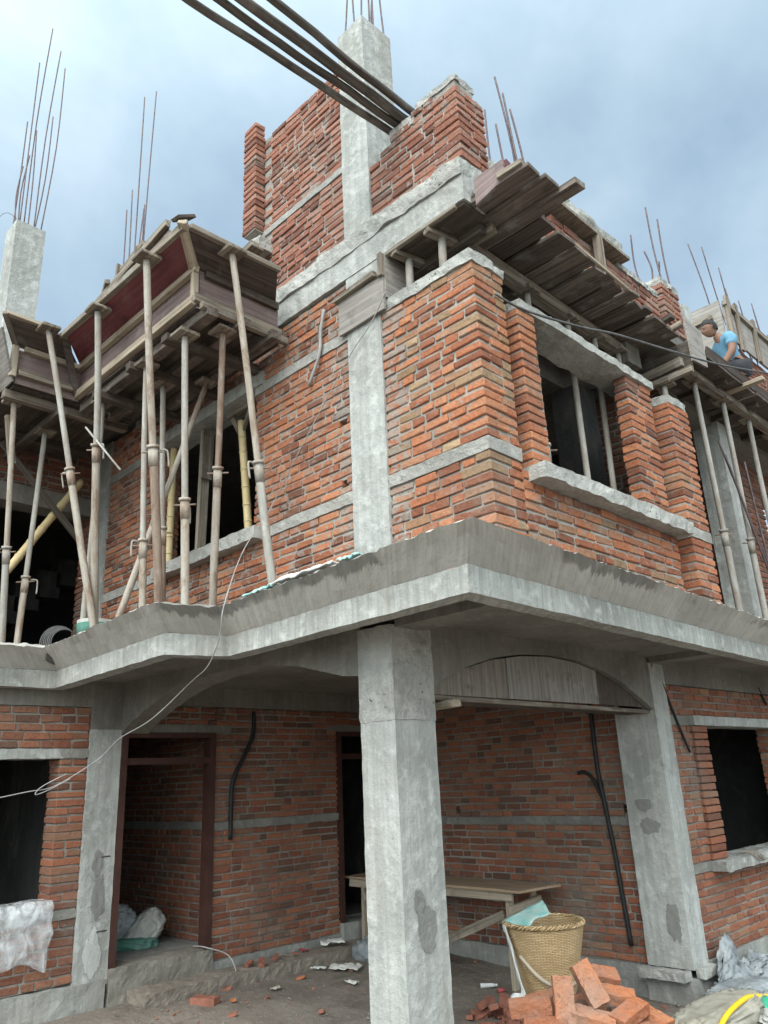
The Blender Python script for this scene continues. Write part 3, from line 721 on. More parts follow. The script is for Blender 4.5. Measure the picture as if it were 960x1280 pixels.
# --- second floor beam, slab edge and rooms below it
bm_ = part('beam', 'conc', lambda mb: rbox(mb, -1.32, .92, -.02, .26, 5.615, 5.83, .05, .008, 9), label='pale concrete beam above the upper brick wall')
part('slab_edge', 'conc_rough', lambda mb: rbox(mb, -1.36, .915, -.035, .3, 5.83, 5.985, .05, .018, 7))
part('beam', 'conc', lambda mb: rbox(mb, .66, .915, .26, .5, 5.62, 5.83, .06, .008, 9))
part('roof_slab', 'conc_dark', lambda mb: poly_slab(mb, [(.9, .28), (.9, 9), (-8.2, 9), (-8.2, -3.0), (-3.6, -3.0), (-3.6, -.6), (-1.6, -.6), (-1.5, .2)], 5.72, 5.84))
box_part('beam', 'conc_dark', (-.30, .0, .36, 4.6, 5.40, 5.70), .2, .004)
box_part('beam', 'conc_dark', (-.0, .7, 2.55, 2.8, 5.40, 5.70), .2, .004)
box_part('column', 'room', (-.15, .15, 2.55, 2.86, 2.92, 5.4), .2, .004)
wall_front('brick_wall', -.0, .7, 3.1, Z0, 5.6, .2, seed=61, tone=(0, .2), mat='brick_gr', parent=house)
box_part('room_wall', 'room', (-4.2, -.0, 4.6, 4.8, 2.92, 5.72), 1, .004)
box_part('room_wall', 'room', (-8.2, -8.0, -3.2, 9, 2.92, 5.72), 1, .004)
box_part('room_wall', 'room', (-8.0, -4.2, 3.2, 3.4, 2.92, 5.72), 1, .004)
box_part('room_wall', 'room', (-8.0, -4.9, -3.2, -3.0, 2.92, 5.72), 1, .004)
# right wing first floor, seen past the piers
box_part('column', 'conc', (.34, .62, 4.62, 4.92, 2.92, 5.45), .08, .004)
wall_side('brick_wall', .30, 4.92, 8.8, Z0, 5.5, .23, seed=62, tone=(0, .5), openings=[(1.6, 3.0, 3.9, 5.1)], mat='brick_gr', parent=house)
box_part('beam', 'conc_dark', (.05, .55, 3.0, 8.8, 5.42, 5.70), .2, .004)
wall_front('brick_wall', -.0, .34, 4.75, Z0, 5.5, .2, seed=63, tone=(0, .5), mat='brick_gr', parent=house)
# left wing first floor
box_part('column', 'conc', (-4.55, -4.25, -.02, .25, 2.92, 5.6), .08, .004)
wl = wall_side('brick_wall', -4.60, -3.0, .0, Z0, 5.7, .23, openings=[(1.1, 2.95, Z0 - .01, 4.78)], seed=64, tone=(0, .4), mat='brick_gr', parent=house)
box_part('lintel', 'conc_dark', (-4.84, -4.56, -2.1, -.02, 4.78, 4.98), .1, .005)
box_part('column', 'conc', (-4.9, -4.56, -1.95, -1.62, 2.92, 5.6), .1, .004)
def stairs(mb):
    for k in range(9):
        rbox(mb, -7.6, -6.5, -1.6 + k * .25, -1.35 + k * .25, 3.1 + k * .19, 3.3 + k * .19, .5, .003)
        rbox(mb, -7.6, -6.5, -1.55 + k * .25, -1.3 + k * .25, 2.95 + k * .19, 3.1 + k * .19, .5, .003)
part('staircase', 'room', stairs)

# --- second floor brickwork and columns
TOP = dict(mat='brick_top', parent=house)
wall_front('brick_wall', -1.54, -.31, 0, 5.99, 7.84, .23, bands=[(6.69, 6.755)], seed=71, tone=(0, 1), q0=0, rough=1.1, smear=lambda u, z: .25 if 6.7 < z < 7.4 else .08, **TOP)
wall_front('brick_pier', -1.62, -1.42, -.11, 6.74, 8.0, .115, seed=72, tone=(0, 1), rough=.95, **TOP)
def top_r(u): return 6.55 if u < .12 else (6.62 if u < .3 else (6.74 if u < .42 else 6.80 if u < .6 else 6.86))
top_r = lambda u: 6.56 if u < .1 else 6.64 if u < .25 else 6.70 if u < .5 else 6.80
wall_front('brick_wall', .0, .92, 0, 5.99, 6.72, .23, seed=73, tone=(0, 1), q1=1, top=lambda u: top_r(u) - .04, rough=.95, smear=lambda u, z: .45 if z > 6.5 else .2, **TOP)
box_part('mortar_cap', 'conc_rough', (.52, .915, .0, .23, 6.71, 6.765), .035, .014, 12)
box_part('mortar_cap', 'conc_rough', (.24, .50, .0, .23, 6.62, 6.70), .035, .014, 12)
wall_side('brick_wall', .92, 0, .32, 5.99, 6.66, .23, seed=74, tone=(0, 1), q0=0, rough=.95, smear=lambda u, z: .3 if z > 6.4 else .1, **TOP)
wall_side('brick_wall', .90, .32, .62, 5.85, 6.12, .23, seed=75, tone=(0, .8), rough=.95, smear=lambda u, z: .3, **TOP)
box_part('mortar_cap', 'conc_rough', (.68, .91, .30, .72, 6.10, 6.20), .035, .02, 12)
c5 = box_part('column', 'conc', (-.31, .0, -.015, .34, 5.985, 8.17), .06, .005, label='tall pale concrete column above the second floor')
part('mortar_seam', 'conc_rough', lambda mb: rbox(mb, -.30, -.02, .01, .32, 8.165, 8.20, .05, .012), c5)
rebars(c5, [((-.27, .03, 8.1), (-.28, .03, 9.6)), ((-.2, .28, 8.1), (-.2, .28, 9.6)), ((-.13, .03, 8.1), (-.12, .04, 9.3)), ((-.05, .03, 8.1), (-.06, .05, 9.7)), ((-.04, .17, 8.1), (-.05, .16, 9.6)), ((-.03, .30, 8.1), (-.03, .30, 9.7)), ((-.16, .3, 8.1), (-.13, .3, 9.0))])
# parapet along the right side
wall_side('parapet_wall', .90, 1.15, 2.95, 5.84, 6.14, .2, seed=76, tone=(0, 1), rough=.95, **TOP)
box_part('mortar_cap', 'conc_rough', (.70, .91, 2.2, 2.95, 6.135, 6.20), .04, .016, 12)
box_part('coping_slab', 'conc_rough', (.62, .96, 1.14, 2.24, 6.21, 6.36), .05, .022, 8)
p5 = wall_side('brick_pier', .92, 3.05, 3.42, 5.84, 6.36, .26, seed=77, tone=(.1, 1), rough=.95, **TOP)
box_part('mortar_cap', 'conc_rough', (.66, .92, 3.05, 3.42, 6.355, 6.43), .04, .014, 12, p5)
rebars(p5, [((.72, 3.1, 6.35), (.70, 3.06, 7.05)), ((.8, 3.1, 6.35), (.80, 3.08, 6.8)), ((.88, 3.2, 6.35), (.86, 3.16, 7.35)), ((.88, 3.38, 6.35), (.88, 3.36, 7.3)), ((.85, 3.28, 6.35), (.85, 3.28, 6.75))])
c6 = box_part('column', 'conc_dark', (.62, .90, .75, 1.02, 5.84, 5.95), .06, .01)
rebars(c6, [((.70, .78, 5.9), (.64, .76, 7.15)), ((.76, .80, 5.9), (.72, .78, 6.95)), ((.85, .82, 5.9), (.80, .72, 7.35)), ((.88, .86, 5.9), (.82, .78, 7.2)), ((.87, .92, 5.9), (.84, .83, 7.05))])
c7 = box_part('column', 'conc', (.62, .90, 3.55, 3.72, 5.84, 6.35), .06, .006)
# far right terrace block
f1 = wall_side('brick_wall', .45, 6.0, 10.0, 5.84, 7.12, .23, seed=78, tone=(0, .6), rough=.95, **TOP)
wall_front('brick_wall', -.3, .45, 6.0, 5.84, 7.12, .23, seed=79, tone=(0, .6), rough=.95, **TOP)
for i, (dx, h) in enumerate(((0, 1.5), (.35, 1.6), (.7, 1.4), (1.1, 1.3), (1.4, 1.2), (1.8, 1.3), (2.2, 1.3), (2.6, 1.2))):
    rebars(f1, [((.33 + .05 * (i % 2), 6.15 + dx, 7.0), (.30 + .05 * (i % 3), 6.0 + dx - .25, 7.05 + h))])
# far left column with its bars
c8 = box_part('column', 'conc', (-5.35, -5.0, -1.09, -.74, 5.84, 8.52), .09, .005, label='tall pale concrete column standing alone at the left above the formwork')
rebars(c8, [((-5.05, -1.04, 8.45), (-5.05, -1.05, 11.1)), ((-5.05, -.99, 8.45), (-5.05, -.94, 11.8)), ((-5.05, -.94, 8.45), (-5.05, -.98, 10.0)), ((-5.05, -.87, 8.45), (-5.05, -.80, 11.5)), ((-5.05, -.79, 8.45), (-5.05, -.72, 11.25)),
            ((-5.3, -1.04, 8.45), (-5.3, -1.03, 10.3)), ((-5.2, -1.0, 8.45), (-5.2, -.98, 9.7)), ((-5.3, -.8, 8.45), (-5.3, -.72, 10.6)), ((-5.06, -1.08, 8.45), (-5.1, -1.07, 9.4))])
part('tie_wire', 'rebar', lambda mb: tube(mb, spline([(-5.02, -1.02, 8.5), (-5.0, -1.2, 8.55), (-5.0, -1.3, 8.4), (-5.0, -1.28, 8.2)], 5), .003, 5), c8)
c9 = box_part('column', 'conc', (-3.95, -3.68, -.28, .0, 5.84, 6.3), .09, .005)
rebars(c9, [((-3.72, -.26, 6.2), (-3.72, -.25, 8.6)), ((-3.72, -.17, 6.2), (-3.70, -.19, 10.05)), ((-3.72, -.08, 6.2), (-3.70, -.04, 10.25)), ((-3.85, -.26, 6.2), (-3.85, -.24, 8.4)), ((-3.85, -.04, 6.2), (-3.85, -.02, 8.6)), ((-3.72, -.12, 6.2), (-3.7, -.1, 8.4))])

# reinforcement starter bars of the unfinished roof slab
for x_, y_ in ((-1.05, -.62), (-1.0, -.42), (-.95, -.22), (-1.0, -.1)):
    part('starter_bar', 'rebar', lambda mb: tube(mb, [(x_ - .2, y_, 5.84), (x_ + .02, y_ - .02, 6.02)], .007, 6))

# ------------------------------------------------------------------ formwork (each nailed box is one thing)
def fpart(parent, org, name, mat, fn, label=None):
    mb = MB(); fn(mb); o = mb.build(name, M[mat], parent, org)
    if label: o['label'] = label
    return o
# red box over the front balcony
O1 = (-2.1, -.5, 5.28)
fb = thing('formwork_box', O1, 'timber formwork box with a dark red plywood face over the left balcony', 'formwork')
P1 = lambda *a, **k: fpart(fb, O1, *a, **k)
P1('deck_panel', 'wood_dark', lambda mb: sheet(mb, [(-3.22, -.84, 5.42), (-1.16, -.84, 5.42), (-1.16, -.03, 5.42), (-3.22, -.03, 5.42)], .025))
for y_, w_ in ((-.78, .10), (-.5, .09), (-.2, .09)):
    P1('joist', 'deck', lambda mb: plank(mb, (-3.25, y_, 5.365), (-1.02 + random.uniform(-.05, .05), y_ + .01, 5.365), w_, .08))
for x_ in (-1.5, -2.1, -2.75):
    P1('joist', 'wood_dark', lambda mb: plank(mb, (x_, -.92, 5.29), (x_ + .04, -.04, 5.29), .09, .07))
P1('side_panel', 'ply_pink', lambda mb: sheet(mb, [(-3.2, -.855, 5.43), (-1.135, -.855, 5.43), (-1.135, -.855, 5.75), (-3.2, -.855, 5.75)], .022))
P1('side_panel', 'ply_pink', lambda mb: sheet(mb, [(-1.13, -.84, 5.43), (-1.13, -.07, 5.43), (-1.13, -.07, 5.77), (-1.13, -.84, 5.77)], .022))
P1('batten', 'wood_pale', lambda mb: plank(mb, (-3.22, -.89, 5.46), (-1.10, -.892, 5.455), .05, .075))
P1('batten', 'wood_pale', lambda mb: plank(mb, (-3.2, -.893, 5.745), (-1.08, -.89, 5.735), .05, .06))
P1('batten', 'wood', lambda mb: plank(mb, (-1.095, -.90, 5.47), (-1.095, -.06, 5.47), .05, .075))
P1('batten', 'wood', lambda mb: plank(mb, (-1.05, -.86, 5.40), (-1.06, -.02, 5.40), .05, .06))
P1('batten', 'wood_dark', lambda mb: plank(mb, (-1.10, -.80, 5.73), (-1.10, -.09, 5.73), .05, .06))
P1('corner_post', 'wood_pale', lambda mb: plank(mb, (-1.12, -.88, 5.44), (-1.12, -.885, 5.76), .05, .05, (1, 0, 0)))
P1('flared_panel', 'ply_red', lambda mb: sheet(mb, [(-3.18, -.875, 5.77), (-1.13, -.875, 5.77), (-.90, -1.12, 5.845), (-2.88, -1.15, 5.865)], .018, warp=.004), 'dark red film-faced plywood panel')
P1('flared_panel', 'ply_brown', lambda mb: sheet(mb, [(-1.12, -.875, 5.76), (-1.115, -.10, 5.77), (-.85, -.28, 5.865), (-.87, -1.09, 5.855)], .018, warp=.004))
P1('batten', 'wood', lambda mb: plank(mb, (-2.98, -1.165, 5.885), (-.86, -1.135, 5.865), .055, .06))
P1('batten', 'wood', lambda mb: plank(mb, (-2.68, -1.0, 6.14), (-1.38, -1.0, 6.29), .05, .075))
P1('batten', 'wood', lambda mb: plank(mb, (-2.52, -.93, 6.30), (-1.92, -.93, 6.44), .05, .07))
P1('backing_board', 'ply_brown', lambda mb: sheet(mb, [(-2.75, -1.10, 5.86), (-1.0, -1.08, 5.84), (-1.40, -.97, 6.25), (-2.62, -.97, 6.12)], .02))
for x_ in (-2.35, -2.0): P1('cleat', 'wood', lambda mb: plank(mb, (x_, -.955, 5.9), (x_, -.955, 6.44), .05, .03, (1, 0, 0)))
P1('batten', 'wood_pale', lambda mb: plank(mb, (-1.11, -.90, 5.75), (-.84, -1.17, 5.88), .07, .04))
P1('batten', 'wood', lambda mb: plank(mb, (-.845, -1.10, 5.875), (-.845, -.26, 5.88), .055, .045))
P1('batten', 'wood_dark', lambda mb: plank(mb, (-.89, -1.2, 5.92), (-.92, -1.05, 6.03), .09, .03))
P1('batten', 'wood', lambda mb: plank(mb, (-2.75, -.9, 6.34), (-2.35, -1.05, 6.22), .045, .045))
P1('end_board', 'ply_brown', lambda mb: sheet(mb, [(-3.19, -.92, 5.44), (-3.19, -.86, 5.44), (-2.93, -1.12, 5.90), (-2.93, -1.2, 5.90)], .03))
fwb = fb
# grey brown box at the far left
O2 = (-3.6, -1.1, 5.28)
fb = thing('formwork_box', O2, 'smaller brown formwork box stepping out at the far left, below the lone column', 'formwork')
P2 = lambda *a, **k: fpart(fb, O2, *a, **k)
P2('deck_panel', 'wood_dark', lambda mb: sheet(mb, [(-5.2, -1.45, 5.40), (-3.24, -1.45, 5.40), (-3.24, -.3, 5.40), (-5.2, -.3, 5.40)], .025))
P2('joist', 'wood', lambda mb: plank(mb, (-3.35, -1.5, 5.345), (-3.36, -.3, 5.345), .08, .08))
P2('joist', 'wood_dark', lambda mb: plank(mb, (-4.2, -1.5, 5.345), (-4.2, -.3, 5.345), .08, .08))
P2('joist', 'wood_dark', lambda mb: plank(mb, (-5.2, -1.0, 5.27), (-3.2, -1.0, 5.27), .08, .07))
P2('side_panel', 'ply_pink', lambda mb: sheet(mb, [(-3.2, -1.46, 5.40), (-3.2, -.87, 5.40), (-3.2, -.87, 5.74), (-3.2, -1.46, 5.74)], .022))
P2('batten', 'wood', lambda mb: plank(mb, (-3.165, -1.45, 5.50), (-3.165, -.95, 5.50), .05, .06))
P2('batten', 'wood_pale', lambda mb: plank(mb, (-3.165, -1.42, 5.745), (-3.165, -.92, 5.745), .05, .05))
P2('flared_panel', 'ply_brown', lambda mb: sheet(mb, [(-3.19, -1.46, 5.77), (-3.19, -.90, 5.77), (-2.93, -1.16, 5.88), (-2.93, -1.66, 5.88)], .018))
P2('batten', 'wood_pale', lambda mb: plank(mb, (-2.91, -1.69, 5.90), (-2.92, -1.27, 5.905), .05, .04))
P2('corner_post', 'wood_pale', lambda mb: plank(mb, (-3.16, -1.50, 5.44), (-3.16, -1.50, 5.75), .06, .05, (1, 0, 0)))
P2('batten', 'wood', lambda mb: plank(mb, (-3.18, -1.49, 5.76), (-2.91, -1.70, 5.90), .05, .04))
P2('flared_panel', 'ply_grey', lambda mb: sheet(mb, [(-5.2, -1.485, 5.40), (-3.17, -1.485, 5.40), (-3.0, -1.68, 5.80), (-5.2, -1.68, 5.80)], .02), 'pale cement-stained plywood side')

# deck along the right side
O3 = (.9, 1.5, 5.5)
fd = thing('formwork_deck', O3, 'long overhanging formwork deck of dark planks seen from below, above the upper window', 'formwork')
P3 = lambda *a, **k: fpart(fd, O3, *a, **k)
RD = random.Random(21)
DB = [(.05, .21, 1.40, 5.622), (.215, .385, 1.42, 5.618), (.385, .50, 1.54, 5.595)]
yy = .56
while yy < 2.85:
    w_ = RD.choice((.15, .19, .22, .17)); DB.append((yy, min(2.92, yy + w_), 1.155 - .045 * (yy - .6) + RD.uniform(-.03, .03), 5.62 + RD.choice((0, .012, .024)))); yy += w_ + RD.choice((.004, .01, .03))
for (y0, y1, tip, z_) in DB:
    P3('deck_board', RD.choice(('ply_brown', 'deck', 'deck')) if y0 != .385 else 'deck', lambda mb: sheet(mb, [(.02, y0, z_), (tip, y0 + .01, z_ + .006), (tip + RD.uniform(-.015, .015), y1, z_ + .006), (.02, y1, z_)], .03 if y0 != .385 else .045, warp=.014))
P3('deck_backing', 'wood_dark', lambda mb: sheet(mb, [(.2, .06, 5.665), (1.15, .06, 5.665), (1.15, .62, 5.665), (.2, .62, 5.665)], .02))
P3('deck_backing', 'wood_dark', lambda mb: sheet(mb, [(.0, .5, 5.672), (.98, .5, 5.672), (.98, 2.95, 5.672), (.0, 2.95, 5.672)], .02))
P3('stringer', 'wood', lambda mb: plank(mb, (.64, .30, 5.54), (.62, 2.62, 5.54), .10, .10))
P3('stringer', 'wood_dark', lambda mb: plank(mb, (.25, .30, 5.54), (.25, 2.9, 5.54), .09, .10))
P3('crosspiece', 'wood_dark', lambda mb: plank(mb, (-.2, .30, 5.56), (.85, .27, 5.56), .08, .09))
P3('upstand_panel', 'ply_pink', lambda mb: sheet(mb, [(.96, .065, 5.57), (1.21, .07, 5.64), (1.21, .07, 5.80), (.96, .065, 5.79)], .02), 'faded reddish plywood upstand at the corner')
P3('upstand_panel', 'ply_red', lambda mb: sheet(mb, [(1.212, .08, 5.65), (1.212, .50, 5.65), (1.17, .50, 5.78), (1.212, .08, 5.80)], .018))
P3('batten', 'wood', lambda mb: plank(mb, (1.16, .05, 5.66), (1.36, .06, 5.665), .05, .045))
P3('batten', 'wood_pale', lambda mb: plank(mb, (1.13, .9, 5.655), (1.09, 2.0, 5.66), .03, .025))
P3('edge_board', 'wood_dark', lambda mb: plank(mb, (1.0, 2.62, 5.66), (1.15, 2.6, 5.67), .08, .04))
P3('strut', 'wood', lambda mb: plank(mb, (.97, 1.74, 5.66), (.97, 1.75, 6.20), .07, .06, (1, 0, 0)))
P3('coping_board', 'wood', lambda mb: sheet(mb, [(.66, 1.13, 6.195), (1.0, 1.13, 6.195), (1.0, 2.26, 6.195), (.66, 2.26, 6.195)], .03))

# second deck over the right wing
O4 = (.6, 4.5, 5.5)
fe = thing('formwork_deck', O4, 'dark formwork deck over the right wing, with pale plywood at its near end', 'formwork')
P4 = lambda *a, **k: fpart(fe, O4, *a, **k)
for k in range(5):
    y0 = 3.32 + k * 1.2
    P4('deck_board', 'ply_brown', lambda mb: sheet(mb, [(.0, y0, 5.55), (1.12, y0, 5.55), (1.10, y0 + 1.17, 5.55), (.0, y0 + 1.17, 5.55)], .03, warp=.012))
P4('stringer', 'wood', lambda mb: plank(mb, (.90, 3.30, 5.475), (.88, 9.0, 5.475), .09, .10))
P4('stringer', 'wood_dark', lambda mb: plank(mb, (.42, 3.30, 5.475), (.42, 9.0, 5.475), .09, .10))
for y_ in (3.9, 4.7, 5.5): P4('joist', 'wood_dark', lambda mb: plank(mb, (.1, y_, 5.51), (1.05, y_, 5.51), .07, .06))
P4('end_panel', 'ply_grey', lambda mb: sheet(mb, [(1.10, 2.98, 5.38), (1.10, 3.30, 5.42), (1.10, 3.30, 5.80), (1.10, 2.98, 5.84)], .022), 'pale cement-stained plywood end')
P4('end_panel', 'wood_dark', lambda mb: sheet(mb, [(.45, 3.0, 5.30), (1.09, 3.0, 5.33), (1.09, 3.0, 5.60), (.45, 3.0, 5.60)], .022))
P4('batten', 'wood', lambda mb: plank(mb, (.48, 2.955, 5.36), (1.02, 2.955, 5.40), .05, .09))
P4('batten', 'wood', lambda mb: plank(mb, (.48, 2.955, 5.27), (1.10, 2.955, 5.29), .06, .06))
P4('batten', 'wood', lambda mb: plank(mb, (1.14, 2.8, 5.68), (.95, 2.75, 5.62), .07, .05))
P4('batten', 'wood_pale', lambda mb: plank(mb, (.75, 4.2, 5.52), (1.3, 4.25, 5.56), .08, .04))
P4('edge_board', 'ply_brown', lambda mb: sheet(mb, [(1.10, 3.34, 5.58), (1.10, 8.9, 5.58), (1.12, 8.9, 5.66), (1.12, 3.34, 5.66)], .02, nu=20))
# shuttering on the far right terrace
O5 = (.3, 6.3, 7.1)
fg = thing('formwork_box', O5, 'grey board formwork capping the far right brick block, behind the man', 'formwork')
P5 = lambda *a, **k: fpart(fg, O5, *a, **k)
P5('side_panel', 'ply_grey', lambda mb: sheet(mb, [(-.35, 5.96, 7.02), (.47, 5.96, 7.02), (.47, 5.96, 7.66), (-.35, 5.96, 7.66)], .03))
P5('side_panel', 'ply_grey', lambda mb: sheet(mb, [(.50, 5.98, 7.10), (.50, 9.9, 7.10), (.50, 9.9, 7.62), (.50, 5.98, 7.62)], .03, nu=16))
P5('batten', 'wood', lambda mb: plank(mb, (-.3, 5.91, 7.42), (.36, 5.91, 7.44), .06, .07))
P5('batten', 'wood', lambda mb: plank(mb, (.53, 5.95, 7.60), (.53, 9.9, 7.60), .05, .07))
for y_, a_ in ((6.0, 6.92), (6.3, 7.0), (6.9, 7.05), (7.5, 7.05), (8.1, 7.05)):
    P5('cleat', 'wood', lambda mb: plank(mb, (.535, y_, a_), (.54, y_ + .02, 7.72), .09, .04, (1, 0, 0)))
# plywood left on the upper column
O6 = (-.1, -.03, 5.1)
sp_ = thing('shutter_panel', O6, 'square grey plywood shutter still fixed around the upper column head', 'formwork')
fpart(sp_, O6, 'panel', 'ply_grey', lambda mb: sheet(mb, [(-.37, -.035, 5.12), (.13, -.035, 5.12), (.13, -.035, 5.40), (-.37, -.035, 5.43)], .022))
fpart(sp_, O6, 'side_panel', 'ply_grey', lambda mb: sheet(mb, [(.135, -.03, 5.22), (.135, .3, 5.22), (.135, .3, 5.60), (.135, -.03, 5.60)], .022))
fpart(sp_, O6, 'batten', 'wood', lambda mb: plank(mb, (-.39, -.055, 5.435), (.06, -.055, 5.455), .05, .05))
fpart(sp_, O6, 'batten', 'wood', lambda mb: plank(mb, (.12, -.045, 5.40), (.12, -.045, 5.60), .05, .04, (1, 0, 0)))
# boards under the front beam
O7 = (.5, .1, 5.55)
bb = thing('beam_shutter', O7, 'thin formwork boards under the pale beam at the corner', 'formwork')
fpart(bb, O7, 'bottom_board', 'wood_dark', lambda mb: sheet(mb, [(.14, .0, 5.602), (.90, .0, 5.602), (.90, .24, 5.602), (.14, .24, 5.602)], .022))
fpart(bb, O7, 'edge_strip', 'wood', lambda mb: plank(mb, (.10, -.012, 5.595), (.84, -.012, 5.60), .03, .04))
fpart(bb, O7, 'runner', 'wood', lambda mb: plank(mb, (.2, .33, 5.57), (.9, .33, 5.57), .07, .07))
# arch formwork still in the porch
O8 = (-.15, 1.9, 2.38)
af = thing('arch_formwork', O8, 'plywood arch formwork still wedged under the right porch arch', 'formwork')
def arch_panel(mb, y0, y1, x, t):
    S = [(u, z - .012) for u, z in side_arch]; pts = []
    zi = lambda u: next((a[1] + (b_[1] - a[1]) * (u - a[0]) / (b_[0] - a[0]) for a, b_ in zip(S, S[1:]) if a[0] <= u <= b_[0]), S[-1][1])
    k = 14; vs = []; lc = []; off = random.uniform(0, 30)
    for s in (0, 1):
        for i in range(k + 1):
            u = y0 + (y1 - y0) * i / k
            for z in (2.395, max(2.40, zi(u))): vs.append((x + t * s, u, z)); lc.append((z + off, u + off, s))
    fs = []; K = 2 * (k + 1)
    for i in range(k):
        a, b_ = 2 * i, 2 * i + 2
        fs += [(a, b_, b_ + 1, a + 1), (K + a, K + a + 1, K + b_ + 1, K + b_), (a + 1, b_ + 1, K + b_ + 1, K + a + 1), (a, K + a, K + b_, b_)]
    fs += [(0, 1, K + 1, K), (2 * k, K + 2 * k, K + 2 * k + 1, 2 * k + 1)]
    mb.add(vs, fs, (random.random(), 0, 0), lc)
fpart(af, O8, 'panel', 'ply_arch', lambda mb: arch_panel(mb, .40, 1.28, -.085, .02))
fpart(af, O8, 'panel', 'ply_grey', lambda mb: arch_panel(mb, 1.285, 2.55, -.075, .02), 'paler streaked middle panel')
fpart(af, O8, 'panel', 'ply_brown', lambda mb: arch_panel(mb, 2.555, 3.40, -.085, .02))
fpart(af, O8, 'soffit_sheet', 'ply_brown', lambda mb: [sheet(mb, [(-.28, a[0], a[1] - .02), (-.07, a[0], a[1] - .02), (-.07, b_[0], b_[1] - .02), (-.28, b_[0], b_[1] - .02)], .012, nu=2, nv=2, warp=0) for a, b_ in zip(side_arch, side_arch[1:])])
fpart(af, O8, 'bottom_board', 'wood', lambda mb: plank(mb, (-.085, .42, 2.375), (-.07, 3.42, 2.355), .03, .03))
fpart(af, O8, 'bottom_board', 'wood_dark', lambda mb: plank(mb, (-.2, .42, 2.375), (-.2, 3.42, 2.355), .18, .03))
fpart(af, O8, 'cross_block', 'wood_pale', lambda mb: plank(mb, (-.34, .60, 2.33), (.02, .58, 2.335), .09, .05))
# timber block on the ledge
tb = MB(); rbox(tb, -1.68, -1.30, -.14, .22, 6.44, 6.58, .05, .02, 8)
led = tb.build('mortar_ledge', M['conc_rough'], house)
pk = MB(); plank(pk, (-1.30, -.16, 6.45), (-1.72, -.15, 6.42), .14, .07)
solo(pk, 'timber_offcut', M['wood'], (-1.5, -.15, 6.42), 'short thick timber offcut wedged under the narrow brick pier, top left', 'timber')

# ------------------------------------------------------------------ steel props
def prop(p, q, label, mat='steel', mat2='steel', frac=.5, r=.033, plate=True, handle=True, group='adjustable steel props holding the formwork'):
    """p: top, q: foot"""
    r *= .86; p, q = V(p), V(q); t = thing('steel_prop', q, label, 'prop', group)
    mid = q.lerp(p, frac); d = (p - q).normalized(); bw = V((noise.noise(p), noise.noise(q), 0)) * .018
    fpart(t, q, 'inner_tube', mat, lambda mb: tube(mb, spline([mid - d * .1, mid.lerp(p, .5) + bw, p], 5), r * .82, 10))
    fpart(t, q, 'outer_tube', mat2, lambda mb: tube(mb, spline([q, q.lerp(mid, .5) - bw, mid], 5), r, 10))
    c = fpart(t, q, 'collar', 'steel' if mat2 != 'steel_grey' else 'steel_grey', lambda mb: (tube(mb, [mid - d * .16, mid - d * .02], r * 1.12, 12), tube(mb, [mid - d * .02, mid + d * .002], r * 1.42, 12)))
    if handle:
        a = random.uniform(0, 6.28); s = V((math.cos(a), math.sin(a), 0)); hp = mid - d * .03 + s * r * 1.5
        fpart(t, q, 'handle', 'steel_grey', lambda mb: tube(mb, spline([hp, hp + s * .05, hp + s * .06 - d * .06, hp + s * .06 - d * .13], 3), .008, 6)).parent = c
    if plate:
        fpart(t, q, 'head_plate', 'wood', lambda mb: cbox(mb, p.x - .085, p.x + .085, p.y - .085, p.y + .085, p.z, p.z + .03, .004, .004))
        fpart(t, q, 'foot_plate', 'rust', lambda mb: cbox(mb, q.x - .07, q.x + .07, q.y - .07, q.y + .07, q.z, q.z + .01, .002))
    # bolt holes as studs of the pin line
    fpart(t, q, 'pin', 'rust', lambda mb: tube(mb, [mid - d * .05 - V((.06, .06, 0)), mid - d * .05 + V((.06, .06, 0))], .007, 6))
    return t
PR = [
 ((-3.40, -1.38, 5.31), (-3.78, -1.10, 2.925), 'upright steel prop at the extreme left, below the smaller brown formwork box', .45, .036, 'steel', 'steel_grey'),
 ((-3.71, -.96, 5.23), (-3.72, -1.01, 2.925), 'steel prop crossed by a yellow bamboo brace in front of the dark left opening', .37, .035, 'steel_grey', 'steel'),
 ((-2.87, -1.33, 5.84), (-2.78, -.67, 2.925), 'strongly slanted pale prop leaning across the dark left opening', .56, .037, 'steel_grey', 'steel'),
 ((-2.21, -1.17, 5.78), (-2.97, -.62, 2.925), 'thick prop at the left end of the red panel, loose rod at its collar', .62, .04, 'steel_grey', 'steel'),
 ((-2.91, -.75, 5.31), (-3.37, -.57, 2.925), 'pale prop half hidden behind the thick one, left of the brickwork', .35, .034, 'steel_grey', 'steel_grey'),
 ((-1.33, -1.19, 5.80), (-1.78, -.67, 2.925), 'tallest prop, reaching the top of the red panel in front of the upper window', .50, .04, 'steel', 'rust'),
 ((-2.00, -.80, 5.28), (-2.08, -.66, 2.925), 'straight pale prop just left of the tallest one', .36, .034, 'steel_grey', 'steel'),
 ((-1.34, -.82, 5.26), (-1.54, -.60, 2.925), 'vertical pale prop in front of the upper window, with its collar low down', .44, .037, 'steel_grey', 'steel'),
 ((-1.17, -.58, 5.31), (-1.70, -.27, 2.925), 'rusty prop in front of the upper window, right of the vertical pale one', .56, .036, 'rust', 'steel'),
 ((-.83, -.73, 5.80), (-.90, -.23, 2.925), 'long slanted prop against the front brickwork, the one nearest the corner', .42, .037, 'steel', 'steel_grey'),
 ((-1.97, -.23, 5.30), (-2.68, -.67, 2.925), 'raking prop slanting across the upper window behind the others', .52, .036, 'steel', 'steel'),
 ((-2.16, -.55, 5.25), (-2.28, -.37, 2.925), 'dark prop standing behind the tallest one', .45, .034, 'steel_grey', 'rust'),
]
